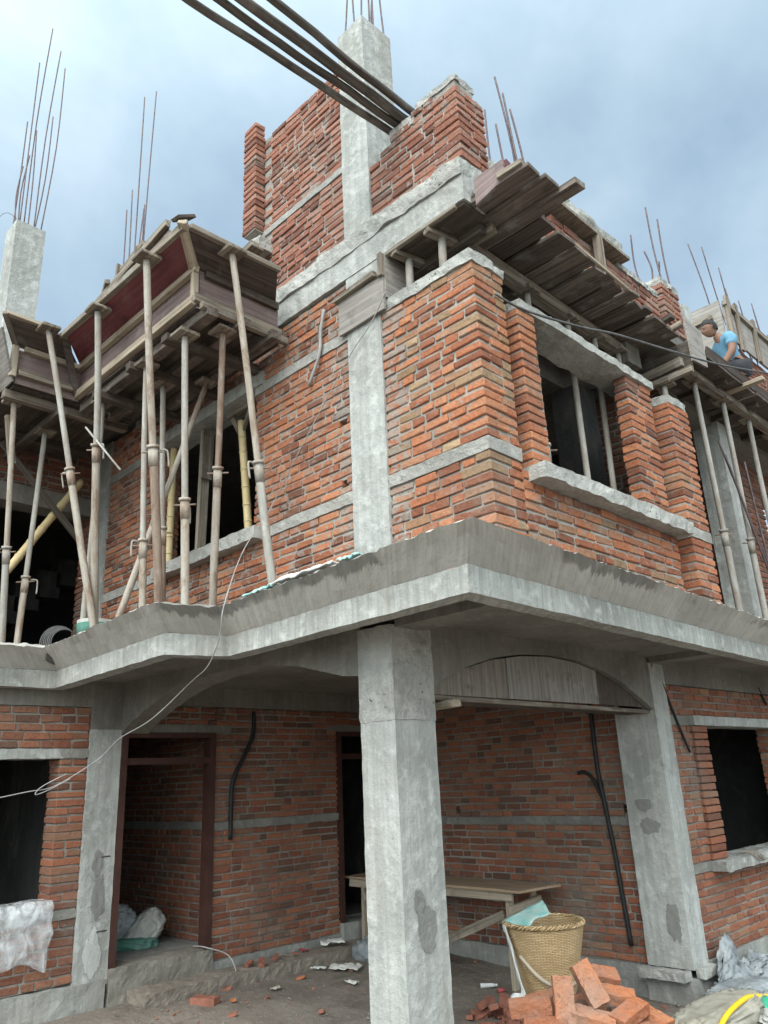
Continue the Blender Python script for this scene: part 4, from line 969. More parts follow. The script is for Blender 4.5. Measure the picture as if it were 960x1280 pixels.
for p, q, lab, fr, r, m1, m2 in PR: prop(p, q, lab, m1, m2, fr, r)
PRR = [
 ((.63, 1.09, 5.49), (.63, 1.09, 2.925), 'grey prop whose head shows above the lintel slab beside the brick corner'),
 ((.62, 1.68, 5.49), (.62, 1.66, 2.925), 'grey prop standing nearest the left side of the upper right window'),
 ((.62, 2.11, 5.49), (.60, 2.07, 2.925), 'collared grey prop in the middle of the upper right window'),
 ((.62, 2.52, 5.49), (.61, 2.38, 2.925), 'grey prop at the right side of the upper right window, beside the brick pier'),
 ((.80, 2.98, 5.24), (.80, 3.02, 2.925), 'grey prop just behind the outermost brick pier on the right'),
 ((.88, 3.50, 5.42), (.72, 3.98, 2.925), 'slim grey prop running down beside the right edge of the outermost brick pier'),
 ((.88, 4.17, 5.42), (.72, 4.62, 2.925), 'long grey prop at the right edge, second from the outermost brick pier'),
 ((.88, 4.83, 5.42), (.72, 5.35, 2.925), 'grey prop at the right edge, third from the outermost brick pier'),
 ((.88, 5.5, 5.42), (.72, 5.9, 2.925), 'grey prop at the far right edge, farthest from the outermost brick pier'),
]
for p, q, lab in PRR: prop(p, q, lab, 'steel_grey', 'steel_grey', random.uniform(.35, .5), .036)

for x_, lab in ((.245, 'short grey timber-headed post on the front wall top, next to the column shutter'), (.575, 'short grey timber-headed post on the front wall top, nearer the brick corner')):
    q0_ = (x_, .12, 5.20); sp0 = thing('short_post', q0_, lab, 'prop', 'short posts between wall top and beam')
    fpart(sp0, q0_, 'tube', 'steel_grey', lambda mb: tube(mb, [q0_, (x_ + .01, .12, 5.545)], .03, 12))
    fpart(sp0, q0_, 'head', 'wood', lambda mb: plank(mb, (x_ - .02, -.02, 5.565), (x_ + .03, .26, 5.565), .07, .05))
def bamboo(p, q, r, lab):
    p, q = V(p), V(q); mb = MB(); n = 9; L = (q - p).length; d = (q - p) / L
    pts = [p.lerp(q, i / 24) for i in range(25)]; tube(mb, pts, r, 10)
    for k in range(1, 7):
        c = p.lerp(q, k / 7 + random.uniform(-.01, .01)); tube(mb, [c - d * .008, c + d * .008], r * 1.12, 10)
    solo(mb, 'bamboo_pole', M['bamboo'], q, lab, 'pole')
bamboo((-3.08, .10, 5.14), (-3.09, .10, 3.845), .036, 'yellow bamboo pole at the left side of the upper front window')
bamboo((-1.92, .12, 5.02), (-1.77, .12, 3.845), .034, 'yellow bamboo pole with a forked head, right side of the upper front window')
fk = MB(); plank(fk, (-2.12, .12, 5.13), (-1.72, .12, 5.13), .07, .04); plank(fk, (-2.06, .12, 5.10), (-1.93, .12, 4.90), .04, .03, (0, 1, 0)); plank(fk, (-1.78, .12, 5.10), (-1.90, .12, 4.90), .04, .03, (0, 1, 0))
solo(fk, 'forked_timber', M['wood'], (-1.92, .12, 5.02), 'small triangular forked timber on a bamboo pole under the window lintel', 'timber')
bamboo((-4.30, -.31, 5.06), (-4.0, -1.07, 3.88), .038, 'yellow bamboo brace slanting across the dark left opening')
w12 = MB(); plank(w12, (-2.51, .12, 5.14), (-2.56, .12, 3.845), .09, .05, (1, 0, 0)); plank(w12, (-2.44, .10, 5.12), (-2.46, .10, 4.62), .12, .03, (1, 0, 0))
solo(w12, 'timber_post', M['wood'], (-2.56, .12, 3.845), 'grey timber post with a nailed board in the middle of the upper front window', 'timber')
rd = MB(); tube(rd, [(-2.66, -1.0, 4.90), (-2.08, -.93, 4.33)], .009, 6)
solo(rd, 'steel_rod', M['steel_grey'], (-2.4, -.97, 4.6), 'thin loose steel rod stuck through a prop collar at the left', 'rod')
for p, q, lab in (((-4.2, -1.2, 5.24), (-4.0, -.4, 4.3), 'dark timber brace slanting under the far left formwork box'), ((-3.6, -1.35, 5.26), (-3.5, -1.3, 4.75), 'short timber brace at the head of the extreme left prop')):
    b_ = MB(); plank(b_, p, q, .06, .04, (1, 0, 0)); solo(b_, 'timber_brace', M['wood_dark' if 'dark' in lab else 'wood'], q, lab, 'timber')
rd = MB()
for p, q in (((.85, 3.93, 4.93), (.86, 4.62, 3.75)), ((.86, 4.0, 4.8), (.86, 4.63, 3.6)), ((.86, 4.5, 4.85), (.86, 4.68, 3.4))):
    d = (V(q) - V(p)); e = V(q) + d * ((2.94 - q[2]) / d.z); tube(rd, spline([p, V(p).lerp(e, .5) + V((0, -.02, -.03)), e], 5), .011, 6)
solo(rd, 'steel_bar_bundle', M['rebar'], (.86, 4.9, 2.93), 'bundle of dark reinforcing bars leaning at the right edge', 'steel bars')
# four dark poles projecting over the street from the top of the wall
for (a, b_), lab in zip((((.245, .5, 6.74), (.11, -2.7, 6.70)), ((.305, .5, 6.765), (.22, -2.7, 6.74)), ((.36, .5, 6.79), (.325, -2.7, 6.77)), ((.415, .5, 6.83), (.50, -2.7, 6.76))),
                        ('dark weathered pole jutting from the top of the wall, lowest and leftmost of the four', 'dark weathered pole jutting from the wall top, second from the left', 'thick dark pole jutting from the wall top, third from the left', 'dark pole jutting from the wall top, set apart as the uppermost right of the four')):
    a, b_ = V(a), V(b_); mb = MB(); rr = .037 if 'thick' in lab else .030; pts = [a.lerp(b_, i / 20) + V((noise.noise(V((i * .4, a.x * 30, 0))) * .012, 0, noise.noise(V((i * .4, 7, a.x * 30))) * .012)) for i in range(21)]
    tube(mb, pts, rr, 12, r_end=rr * .92)
    solo(mb, 'timber_pole', M['pole'], a, lab, 'pole', 'poles jutting over the street')

# ------------------------------------------------------------------ cables and wires
def cable(pts, r, mat, name, label, n=8):
    mb = MB(); tube(mb, spline(pts, n), r, 6); return solo(mb, name, M[mat], pts[0], label, 'cable')
cable([(.15, -.05, 5.25), (.05, -.05, 5.12), (-.05, -.05, 5.03), (-.22, -.045, 4.93), (-.51, -.04, 4.68), (-.91, -.05, 4.28), (-1.2, -.06, 3.97), (-1.25, -.3, 3.55), (-1.0, -.62, 3.05), (-1.04, -.62, 2.86), (-1.25, -.57, 2.68),
       (-1.6, -.5, 2.60), (-2.0, -.58, 2.37), (-2.5, -.58, 2.26), (-2.8, -.6, 2.12), (-3.0, -.85, 1.93), (-3.0, -1.08, 1.89), (-3.0, -1.5, 1.82)], .0042, 'wire_grey', 'electric_wire', 'thin grey wire hanging down the front wall and looping across the porch to the left')
cable([(-2.95, -.75, 1.98), (-3.0, -.9, 1.90), (-3.0, -1.0, 1.87), (-3.0, -.95, 1.93), (-2.95, -.78, 2.02)], .004, 'wire_grey', 'wire_loop', 'small knotted loop on the grey wire at the left window')
cable([(.94, .20, 4.93), (1.0, .45, 4.88), (1.15, .9, 4.86), (1.2, 1.34, 4.95), (1.2, 2.32, 5.18), (1.2, 3.38, 5.44), (1.2, 4.76, 5.84), (1.2, 7, 6.5)], .009, 'wire_dark', 'overhead_cable', 'dark cable sagging along the right side below the formwork deck')
cable([(-3.8, .95, .44), (-3.64, .98, .44), (-3.5, 1.15, .36), (-3.42, 1.2, .2)], .006, 'wire_grey', 'wire_end', 'pale end of wire curling out of the left doorway')

# ------------------------------------------------------------------ ground and setting
gm = MB(); st = []
grid = [-400, -120, -50, -25, -14, -9, -7.3, -6.5] + [-6 + .075 * i for i in range(148)] + [5.3, 5.8, 6.4, 7.2] + [8.5, 12, 20, 40, 110, 400]
gv = [(x, y, gz(x, y)) for x in grid for y in grid]; k = len(grid)
gm.add(gv, [(i * k + j, (i + 1) * k + j, (i + 1) * k + j + 1, i * k + j + 1) for i in range(k - 1) for j in range(k - 1)], smooth=True)
tag(gm.build('ground', M['dirt']), kind='structure')

gr = MB(); RG = random.Random(3)
for i in range(1500):
    x, y = (RG.uniform(-3.3, 1.5), RG.uniform(-1.0, 3.4)); 
    if -.36 < x < .05 and -.05 < y < .42: continue
    r = RG.uniform(.004, .016) * (1.9 if RG.random() < .08 else 1); o = len(gr.v)
    vs = [V((x, y, gz(x, y) + r * .3)) + V(d) * r * RG.uniform(.6, 1.2) for d in ((1, 0, 0), (-1, 0, 0), (0, 1, 0), (0, -1, 0), (0, 0, .7), (0, 0, -.7))]
    gr.add(vs, [(0, 2, 4), (2, 1, 4), (1, 3, 4), (3, 0, 4), (2, 0, 5), (1, 2, 5), (3, 1, 5), (0, 3, 5)], (RG.random(), 0, 0), None, 0 if RG.random() < .7 else 1)
tag(gr.build('gravel', [M['conc_dark'], M['brick_loose_dark']]), 'loose grit and tiny stones scattered over the dirt', 'grit', kind='stuff')

# ------------------------------------------------------------------ bench, basket, bricks
BO = (-2.3, 3.0, 0)
bench = thing('work_bench', BO, 'rough plank work bench against the back wall of the porch', 'bench')
fpart(bench, BO, 'top', 'bench', lambda mb: sheet(mb, [(-3.75, 2.86, .845), (-1.28, 2.80, .835), (-1.20, 3.36, .835), (-3.75, 3.36, .845)], .022))
fpart(bench, BO, 'apron', 'wood_pale', lambda mb: plank(mb, (-3.7, 2.90, .79), (-1.42, 2.88, .78), .04, .08))
for x_ in (-1.5, -3.5):
    for y_ in (2.92, 3.30): fpart(bench, BO, 'leg', 'wood_pale', lambda mb: plank(mb, (x_, y_, -.02), (x_ + .01, y_, .82), .07, .045, (1, 0, 0)))
    fpart(bench, BO, 'cross_rail', 'wood_pale', lambda mb: plank(mb, (x_ + .05, 2.86, .66), (x_ + .05, 3.36, .70), .04, .08))
fpart(bench, BO, 'brace', 'wood', lambda mb: plank(mb, (-1.55, 2.90, .62), (-2.7, 2.88, .18), .03, .08))

BK = V((-.45, 1.98, .27))
bk = thing('wicker_basket', BK, 'big tapered woven bamboo basket standing behind the brick pile', 'basket')
def lathe(mb, prof, c, seg=56, wave=.004, tint=(.5, 0, 0)):
    vs = []; lc = []; m_ = len(prof)
    for i, (r, z) in enumerate(prof):
        for k in range(seg + 1):
            a = 2 * math.pi * k / seg; rr = r * (1 + wave * math.sin(a * 28 + (math.pi if i % 2 else 0)) + .02 * math.sin(2 * a + 1))
            vs.append((c.x + rr * math.cos(a), c.y + rr * math.sin(a), c.z + z)); lc.append((a * .26, z, 0))
    fs = [(i * (seg + 1) + k, i * (seg + 1) + k + 1, (i + 1) * (seg + 1) + k + 1, (i + 1) * (seg + 1) + k) for i in range(m_ - 1) for k in range(seg)]
    mb.add(vs, fs, tint, lc, 0, True)
outp = [(.0, 0), (.17, 0)] + [(.185 + .115 * (i / 30) ** .8, .01 + .49 * i / 30) for i in range(31)]
inp = [(r - .014, z) for r, z in outp[::-1][:-2]] + [(0, .02)]
fpart(bk, BK, 'body', 'wicker', lambda mb: lathe(mb, outp + inp, BK))
def rim(mb):
    for ph in (0, math.pi):
        tube(mb, [BK + V((math.cos(a) * (.300 + .010 * math.cos(a * 26 + ph)), math.sin(a) * (.300 + .010 * math.cos(a * 26 + ph)), .50 + .010 * math.sin(a * 26 + ph))) for a in [2 * math.pi * i / 180 for i in range(181)]], .011, 6, caps=False)
fpart(bk, BK, 'rim', 'wicker', rim)
vw = V((.70, -.71, 0)); rt_ = V((.71, .70, 0))
fpart(bk, BK, 'carrying_strap', 'wood_pale', lambda mb: tube(mb, spline([BK - rt_ * .22 + vw * .14 + V((0, 0, .30)), BK - rt_ * .1 + vw * .24 + V((0, 0, .17)), BK + rt_ * .05 + vw * .24 + V((0, 0, .10)), BK + rt_ * .19 + vw * .12 + V((0, 0, .11))], 6), .014, 8))
cl = MB()
def cloth(u, v):
    a = BK - rt_ * .31 + vw * .04 + V((0, 0, .515)); b_ = BK + rt_ * .02 - vw * .06 + V((0, 0, .66)); c_ = BK + rt_ * .04 + vw * .12 + V((0, 0, .58)); d_ = BK - rt_ * .16 + vw * .235 + V((0, 0, .50))
    p = (a * (1 - u) + b_ * u) * (1 - v) + (d_ * (1 - u) + c_ * u) * v
    return p + V((0, 0, .02)) * noise.noise(p * 9) + V((0, 0, .012)) * math.sin(u * 5)
drape(cl, cloth, 14, 10, .006)
solo(cl, 'folded_sheet', M['teal'], BK + V((0, 0, .5)), 'scuffed turquoise sheet folded over the rim of the wicker basket', 'sheet')
cl = MB()
def strip(u, v):
    p = BK - rt_ * (.31 - .10 * u) + vw * (.05 + .16 * u + .07 * v) + V((0, 0, .50 - .52 * u)) + rt_ * .03 * noise.noise(V((u * 4, v * 3, 2)))
    return p
drape(cl, strip, 16, 5, .006)
solo(cl, 'hanging_cloth', M['white_sack'], BK + V((0, 0, .3)), 'dirty white cloth hanging down the left side of the wicker basket', 'cloth')
cl = MB(); blob(cl, BK - rt_ * .27 + vw * .22 + V((0, 0, .02)), (.06, .06, .05), .4, 4, 5, 10)
solo(cl, 'plastic_scrap', M['white_sack'], BK - rt_ * .27 + vw * .2, 'crumpled white plastic at the foot of the wicker basket', 'litter')

def brick_mesh(seed):
    rng = random.Random(seed); mb = MB(); rbox(mb, -.115, .115, -.054, .054, -.029, .029, .028, .0045, 22 + seed)
    return mb
bmesh_src = None
def loose_brick(c, ex, ez, lab, group, s=1, mat='brick_loose', seed=1):
    """brick centred at c, long axis ex, broad face normal ez"""
    mb = MB(); x = V(ex).normalized(); z = V(ez); z = (z - x * z.dot(x)).normalized(); y = z.cross(x); mt = Matrix((x, y, z)).transposed().to_4x4(); mt.translation = V(c)
    rbox(mb, -.115 * s, .115 * s, -.054 * s, .054 * s, -.031 * s, .031 * s, .02, .005, 24, (R0.random(), R0.random() * .1, 0), xf=mt)
    return solo(mb, 'brick', M[mat], c, lab, 'brick', group)
R0 = random.Random(5)
# heap below: layers of tumbled bricks rising to 0.6 m
HC = V((.42, 1.03, 0))
def view(px, dp):   # helper giving points of the heap by (right, up, toward-viewer) offsets from its centre
    return HC + rt_ * px[0] + V((0, 0, px[1])) + vw * dp
for lay in range(8):
    z = .035 + lay * .066; R_ = .34 - lay * .03
    k = max(4, int(11 - lay * 1.1))
    for i in range(k):
        a = 2 * math.pi * (i + R0.random() * .5) / k + lay; rr = R_ * (1 if i % 3 else .55)
        a2 = R0.uniform(0, 3.14)
        loose_brick(HC + V((math.cos(a) * rr, math.sin(a) * rr * .85, z)), (math.cos(a2), math.sin(a2), R0.uniform(-.12, .12)), (R0.uniform(-.15, .15), R0.uniform(-.15, .15), 1), 'orange brick inside the tumbled heap by the corner column', 'bricks of the heap by the corner column')
TOPB = [  # offsets right, up, front ; long axis (right, up, front) ; broad normal
 ((-.20, .56, .12), (1, .08, .1), (0, 1, .2), 'orange brick lying flat at the left end of the heap'),
 ((.03, .60, .17), (.05, 1, -.25), (0, .2, 1), 'rough brick standing on end in the middle of the heap, face to the street'),
 ((.24, .66, .10), (.38, -.85, .25), (.1, .45, 1), 'long brick tilted steeply on the top of the heap'),
 ((-.05, .56, -.02), (1, .1, -.3), (0, 1, .1), 'brick lying behind the upright one on the heap'),
 ((.36, .66, -.10), (1, -.2, -.1), (.1, 1, .5), 'dusty brick lying broad side up at the back of the heap'),
 ((.43, .575, .02), (1, -.2, .1), (.2, 1, .35), 'brick with crumbled face on the right slope of the heap'),
 ((.48, .51, .16), (.8, .25, -.6), (0, 1, .3), 'brick with a broken end at the right front of the heap'),
 ((.22, .50, .19), (1, -.25, .2), (0, 1, .3), 'brick half buried under the steep one'),
 ((.66, .47, .06), (.6, -.3, .6), (.3, 1, .2), 'last brick sliding down the right end of the heap'),
 ((-.12, .48, .22), (1, 0, .15), (0, 1, .2), 'lowest brick at the left front of the heap'),
 ((.62, .42, .20), (1, -.1, .2), (.1, 1, .2), 'flat brick under the last one at the right end of the heap'),
]
for (r, u, f), ax, nz, lab in TOPB:
    tov = lambda t: rt_ * t[0] + V((0, 0, t[1])) + vw * t[2]
    loose_brick(HC + rt_ * (r * .84 - .13) + V((0, 0, u - .015)) + vw * f, tov(ax), tov(nz), lab, None, 1.06)
# low stack that carries the basket
for i in range(4):
    for j in range(2):
        for k in range(2):
            loose_brick(BK + V((-.18 + i * .12, -.12 + (j % 2) * .24, -.235 + .066 * k)), (0, 1, .02 * R0.uniform(-1, 1)), (0, 0, 1), 'brick in the low stack that carries the wicker basket', 'bricks under the basket', 1, 'brick_loose_dark')
for i in range(4):
    for j in range(2):
        for k in range(2, 4):
            loose_brick(BK + V((-.12 + j * .24, -.18 + i * .12, -.235 + .066 * k)), (1, 0, .0), (0, 0, 1), 'brick in the low stack that carries the wicker basket', 'bricks under the basket', 1, 'brick_loose_dark')
# rubble left of the basket
for i in range(24):
    r_ = R0.uniform(-.95, -.25); f = R0.uniform(-.35, .3); s = R0.uniform(.35, .75)
    c = V((-.75, 2.15, 0)) + rt_ * (r_ * .75 + .2) + vw * f; c.z = gz(c.x, c.y) + .03 * s + R0.choice((0, 0, .05, .09)) * (1 if r_ > -.8 else 0)
    loose_brick(c, (R0.uniform(-1, 1), R0.uniform(-1, 1), R0.uniform(-.4, .4)), (R0.uniform(-.5, .5), R0.uniform(-.5, .5), 1), 'broken dull red brick piece on the dirt left of the basket', 'broken bricks beside the basket', s, 'brick_loose_dark')
# crumbs on the porch step and ground
SPOT = [(-3.3, 1.0), (-3.1, .7), (-3.35, 1.4), (-2.9, .8), (-2.6, .6), (-3.1, 1.7), (-2.2, 1.2), (-2.75, 1.05), (-2.0, 2.0), (-1.6, 1.5), (-2.4, 2.3), (-3.0, .3), (-2.5, .1), (-1.9, .4), (-2.95, 2.2), (.3, 2.6), (.2, 3.1), (.1, 3.3), (-.2, 3.2), (.45, 2.4), (.0, 2.9), (.25, 2.9)]
for i, (x, y) in enumerate(SPOT):
    s = R0.uniform(.12, .4); c = (x, y, gz(x, y) + .02 * s + .006)
    loose_brick(c, (R0.uniform(-1, 1), R0.uniform(-1, 1), R0.uniform(-.3, .3)), (R0.uniform(-.4, .4), 0, 1), 'small brick crumb scattered on the dirt', 'brick crumbs on the dirt', s, R0.choice(('brick_loose_dark', 'brick_loose', 'brick_loose_dark')))
loose_brick((-3.05, .62, gz(-3.05, .62) + .03), (1, .5, 0), (0, 0, 1), 'single muddy brick lying flat before the porch step', None, 1, 'brick_loose_dark')
for i, (y, x) in enumerate(((1.35, -3.45), (1.5, -3.5), (1.62, -3.42), (1.72, -3.5), (1.45, -3.38), (1.9, -3.45))):
    loose_brick((x, y, .265), (R0.uniform(-1, 1), R0.uniform(-1, 1), .2), (0, .3, 1), 'brick crumb on the porch step', 'brick crumbs on the porch step', R0.uniform(.25, .55), 'brick_loose_dark')

# ------------------------------------------------------------------ litter, sacks, sheets
def scrap(c, w, h, rot, mat, name, label, lift=.03, seed=0):
    mb = MB(); c = V(c); ca, sa = math.cos(rot), math.sin(rot)
    def fn(u, v):
        x, y = (u - .5) * w, (v - .5) * h; p = V((c.x + x * ca - y * sa, c.y + x * sa + y * ca, 0))
        p.z = c.z + gz(p.x, p.y) + .012 + lift * (.5 + .5 * noise.noise(V((u * 3 + seed, v * 3, seed)))) + lift * .5 * abs(noise.noise(V((u * 8, v * 8, seed))))
        return p
    drape(mb, fn, 12, 10, .003); return solo(mb, name, M[mat], c, label, 'litter')
pb = MB(); blob(pb, (-3.1, 2.62, .20), (.17, .11, .12), .35, 3, 4, 20, flat=.11, rot=.6)
solo(pb, 'plastic_bag', M['sack_grey'], (-3.22, 2.62, 0), 'greyish translucent plastic bag slumped on the dirt beside the corner column', 'bag')
scrap((-3.0, 2.18, 0), .30, .16, .5, 'paper', 'waste_paper', 'torn pale paper lying flat on the dirt in the porch', .05, 1)
scrap((-3.5, 2.45, .10), .26, .18, .9, 'paper', 'waste_paper', 'crumpled paper scraps on the step behind the plastic bag', .06, 2)
scrap((-2.75, 2.65, 0), .24, .12, 1.2, 'white_sack', 'plastic_wrapper', 'crushed pale wrapper close to the corner column', .05, 3)
scrap((-3.55, 2.1, .10), .1, .06, .2, 'redcup', 'snack_wrapper', 'tiny red wrapper on the porch step', .03, 4)
scrap((-1.75, 2.2, 0), .10, .07, .2, 'white_sack', 'plastic_scrap', 'tiny white scrap on the dirt between column and rubble', .02, 6)
for (x, y, w_, h_, ro, m_, lab) in ((-2.6, 1.9, .12, .07, .3, 'paper', 'small dirty paper scrap in the middle of the porch floor'), (-2.9, 1.25, .09, .05, 1.1, 'sack', 'thin torn strip of sacking on the dirt'), (-3.2, 2.0, .16, .05, .4, 'white_sack', 'thin white plastic strip near the porch step')):
    scrap((x, y, 0), w_, h_, ro, m_, 'litter_scrap', lab, .03, x)
bo = MB(); bp0 = V((-1.75, 2.72, .04)); tube(bo, [bp0, bp0 + rt_ * .02, bp0 + rt_ * .10, bp0 + rt_ * .13], .022, 12, r_end=.016); tube(bo, [bp0 + rt_ * .125, bp0 + rt_ * .155], .012, 10)
solo(bo, 'plastic_bottle', M['white_sack'], bp0, 'small whitish plastic bottle lying left of the broken bricks', 'bottle')
cu = MB(); cp = V((-1.55, 2.72, .025)); tube(cu, [cp, cp + rt_ * .07 - vw * .03], .018, 12, r_end=.014)
solo(cu, 'paper_cup', M['redcup'], cp, 'crushed red cup lying beside the small bottle', 'cup')

pl = MB()
def film(u, v):
    y = -.52 - 1.3 * u; drop = .52 - .06 * math.sin(u * 7)
    z = 1.03 - (0 if v < .2 else (v - .2) / .8 * drop); x = -3.80 + min(v, .25) / .25 * .17 + .05 * math.sin(v * 3)
    if v > .2 and u < .1: y -= .02 * v
    q = V((u * 6, v * 4, 1)); return V((x + .022 * noise.noise(q) + .02 * abs(noise.noise(q * 2.7)) + .012 * abs(noise.noise(q * 6)), y + .02 * noise.noise(q * 1.7), z + .03 * noise.noise(q * 1.3) * (1 if v > .9 else .4)))
drape(pl, film, 46, 26, .003)
solo(pl, 'plastic_sheet', M['film'], (-3.63, -.9, 1.0), 'clear crumpled plastic sheet hanging over the sill of the lower left window', 'sheet')
# heap at the lower right
def crease(q): return (.4 - abs(noise.noise(q))) + .6 * (.4 - abs(noise.noise(q * 2.1 + V((3, 1, 2))))) + .35 * (.3 - abs(noise.noise(q * 4.7 + V((1, 5, 2)))))
tp = MB()
def tarp(u, v):
    a = V((.16, 3.30, .05)).lerp(V((.30, 4.9, .03)), u); b_ = V((.09, 3.62, .16)).lerp(V((.07, 4.7, .10)), u)
    p = a.lerp(b_, v); p.z += .30 * v * math.exp(-((u - .22) / .15) ** 2) + .10 * v * math.exp(-((u - .7) / .2) ** 2)
    q = V((u * 7, v * 3.5, 4)); return p + V((.13 * crease(q) * (1 - .5 * v), .05 * noise.noise(q * 1.5), .08 * crease(q * 1.3 + V((9, 9, 9)))))
drape(tp, tarp, 56, 30, .006)
solo(tp, 'crumpled_tarpaulin', M['sack_grey'], (.2, 4.0, .1), 'crumpled blue grey tarpaulin leaning on the plinth of the right wall', 'tarpaulin')
def sack(c, rad, rot, seed, mat, name, lab, tilt=0, floor=None):
    mb = MB(); n = 40; Rm = Matrix.Rotation(rot, 3, 'Z') @ Matrix.Rotation(tilt, 3, 'Y'); vs = []; fs = []; c = V(c)
    for i in range(n + 1):
        th = math.pi * i / n
        for k in range(2 * n):
            ph = math.pi * k / n; d = V((math.cos(th), math.sin(th) * math.cos(ph), math.sin(th) * math.sin(ph)))
            e = V([math.copysign(abs(t) ** .62, t) for t in d]); cr = crease(d * 2.6 + V((seed, seed * 2, 1)))
            p = Rm @ V((e.x * rad[0], e.y * rad[1] * (1 - .25 * e.x * e.x), e.z * rad[2])) * (1 + .30 * cr)
            q = c + p; q.z = max(q.z, floor if floor else gz(q.x, q.y) + .002); vs.append(q)
    for i in range(n):
        for k in range(2 * n):
            k2 = (k + 1) % (2 * n); fs.append((i * 2 * n + k, i * 2 * n + k2, (i + 1) * 2 * n + k2, (i + 1) * 2 * n + k))
    mb.add(vs, fs, smooth=True); solo(mb, name, M[mat], c, lab, 'sack')
sack((.50, 2.72, .10), (.46, .19, .11), 1.45, 3, 'sack', 'cement_sack', 'dusty beige sack lying lengthwise at the bottom right under the hose', -.06)
sack((.72, 3.25, .06), (.34, .22, .09), 1.9, 9, 'sack_white', 'cement_sack', 'grubby white sack with green print at the bottom right corner')
sack((.36, 3.55, .07), (.36, .18, .10), 1.3, 14, 'sack_grey', 'plastic_sack', 'grey plastic sack between the tarpaulin and the beige sack')
gp = MB(); drape(gp, lambda u, v: V((.66 + .12 * u, 2.98 + .03 * u + .14 * v, .155 + .035 * v + .012 * math.sin(u * 6))), 8, 6, .006)
solo(gp, 'green_label', M['green'], (.7, 3.0, .15), 'green plastic scrap on the sacks under the yellow hose', 'plastic')
hz = MB(); tube(hz, spline([(.60, 2.05, -.01), (.64, 2.30, .10), (.66, 2.50, .20), (.66, 2.78, .235), (.64, 3.0, .215), (.66, 3.25, .17), (.78, 3.7, .10), (1.0, 4.4, .02)], 7), .018, 10)
solo(hz, 'water_hose', M['yellow'], (.66, 2.6, .2), 'bright yellow hose looping over the sacks at the bottom right', 'hose')
def door_sack(c, rad, rot, seed, mat, name, lab, tilt):
    sack(c, rad, rot, seed, mat, name, lab, tilt, floor=.412)
door_sack((-4.66, .55, .53), (.24, .15, .14), .5, 31, 'sack_grey', 'cement_sack', 'slumped greyish green sack inside the left doorway, behind the white one', -.9)
door_sack((-4.45, .76, .52), (.22, .13, .12), 1.2, 37, 'sack_white', 'cement_sack', 'crumpled white sack on the floor just inside the left doorway', -.8)
door_sack((-4.46, .64, .44), (.24, .17, .06), .9, 41, 'green_dull', 'green_sack', 'flattened green sack beneath the two sacks in the left doorway', 0)
tw = MB()
for i in range(9):
    y = 4.55 + R0.uniform(0, .3); tube(tw, spline([(.0, y, 1.03), (.08, y + .05, 1.05), (.13, y + .12, 1.0), (.14, y + .2, .96)], 3), .004, 5)
solo(tw, 'dry_twigs', M['wood'], (.05, 4.6, 1.02), 'small bunch of dry twigs on the sill of the lower right window', 'twigs')
# things on the upper ledge
def teal_rag(c, L, mat, name, lab, seed):
    mb = MB(); c = V(c)
    drape(mb, lambda u, v: V((c.x + (u - .5) * L, c.y + (v - .5) * .13, c.z + .03 * noise.noise(V((u * 6, v * 3, seed))) + .02 * math.sin(v * 3.1))), 18, 6, .01); return solo(mb, name, M[mat], c, lab, 'rag')
teal_rag((-.70, -.50, 3.10), .34, 'teal', 'torn_sack', 'turquoise torn sack lying on the eave lip in front of the lone slanted prop', 1)
teal_rag((-.25, -.50, 3.12), .62, 'white_sack', 'torn_sack', 'whitish torn sack strung along the eave lip', 2)
teal_rag((.18, -.48, 3.13), .16, 'teal', 'torn_sack', 'small turquoise rag on the eave lip below the upper column', 3)
bo_ = V((-3.15, -.55, 2.93))
bu = thing('plastic_bucket', bo_, 'white and green plastic bucket on the upper left ledge', 'bucket')
fpart(bu, bo_, 'body', 'sack_white', lambda mb: tube(mb, [bo_, bo_ + V((0, 0, .38))], .13, 20, r_end=.16))
fpart(bu, bo_, 'band', 'green_dull', lambda mb: tube(mb, [bo_ + V((0, 0, .24)), bo_ + V((0, 0, .35))], .152, 20, r_end=.161))
cb = MB()
for i in range(7):
    r = .17 - .008 * i; tube(cb, [V((-3.42 + .02 * i, -.75 + r * math.cos(a), 3.12 + r * math.sin(a))) for a in [2 * math.pi * j / 28 for j in range(29)]], .006, 5, caps=False)
solo(cb, 'wire_coil', M['wire_dark'], (-3.4, -.75, 2.95), 'coil of dark wire leaning behind the upper left eave lip', 'wire coil')

# ------------------------------------------------------------------ the man on the terrace
def skin_mesh(nodes, edges, root, sub=2):
    me = bpy.data.meshes.new('figure'); me.from_pydata([n[0] for n in nodes], edges, [])
    ob = bpy.data.objects.new('figure', me); COL.objects.link(ob)
    sk = ob.modifiers.new('s', 'SKIN'); sk.use_smooth_shade = True
    for i, n in enumerate(nodes):
        v = me.skin_vertices[0].data[i]; v.radius = n[1] if isinstance(n[1], tuple) else (n[1], n[1]); v.use_root = (i == root)
    sb = ob.modifiers.new('d', 'SUBSURF'); sb.levels = sub; sb.render_levels = sub
    dg = bpy.context.evaluated_depsgraph_get(); ev_ = ob.evaluated_get(dg); m2 = bpy.data.meshes.new_from_object(ev_)
    bpy.data.objects.remove(ob); return m2
MO = V((.82, 5.67, 5.845))
man = thing('person', MO, 'man in a light blue shirt crouched at work on the terrace at the right', 'person')
def man_frame(f, r, z):   # f forward (image left), r his right-hand side offset, z up
    fw = V((-.62, -.72, 0)).normalized(); rg = V((-fw.y, fw.x, 0)) * -1
    return MO + fw * f + rg * r + V((0, 0, z - .35))
W = man_frame
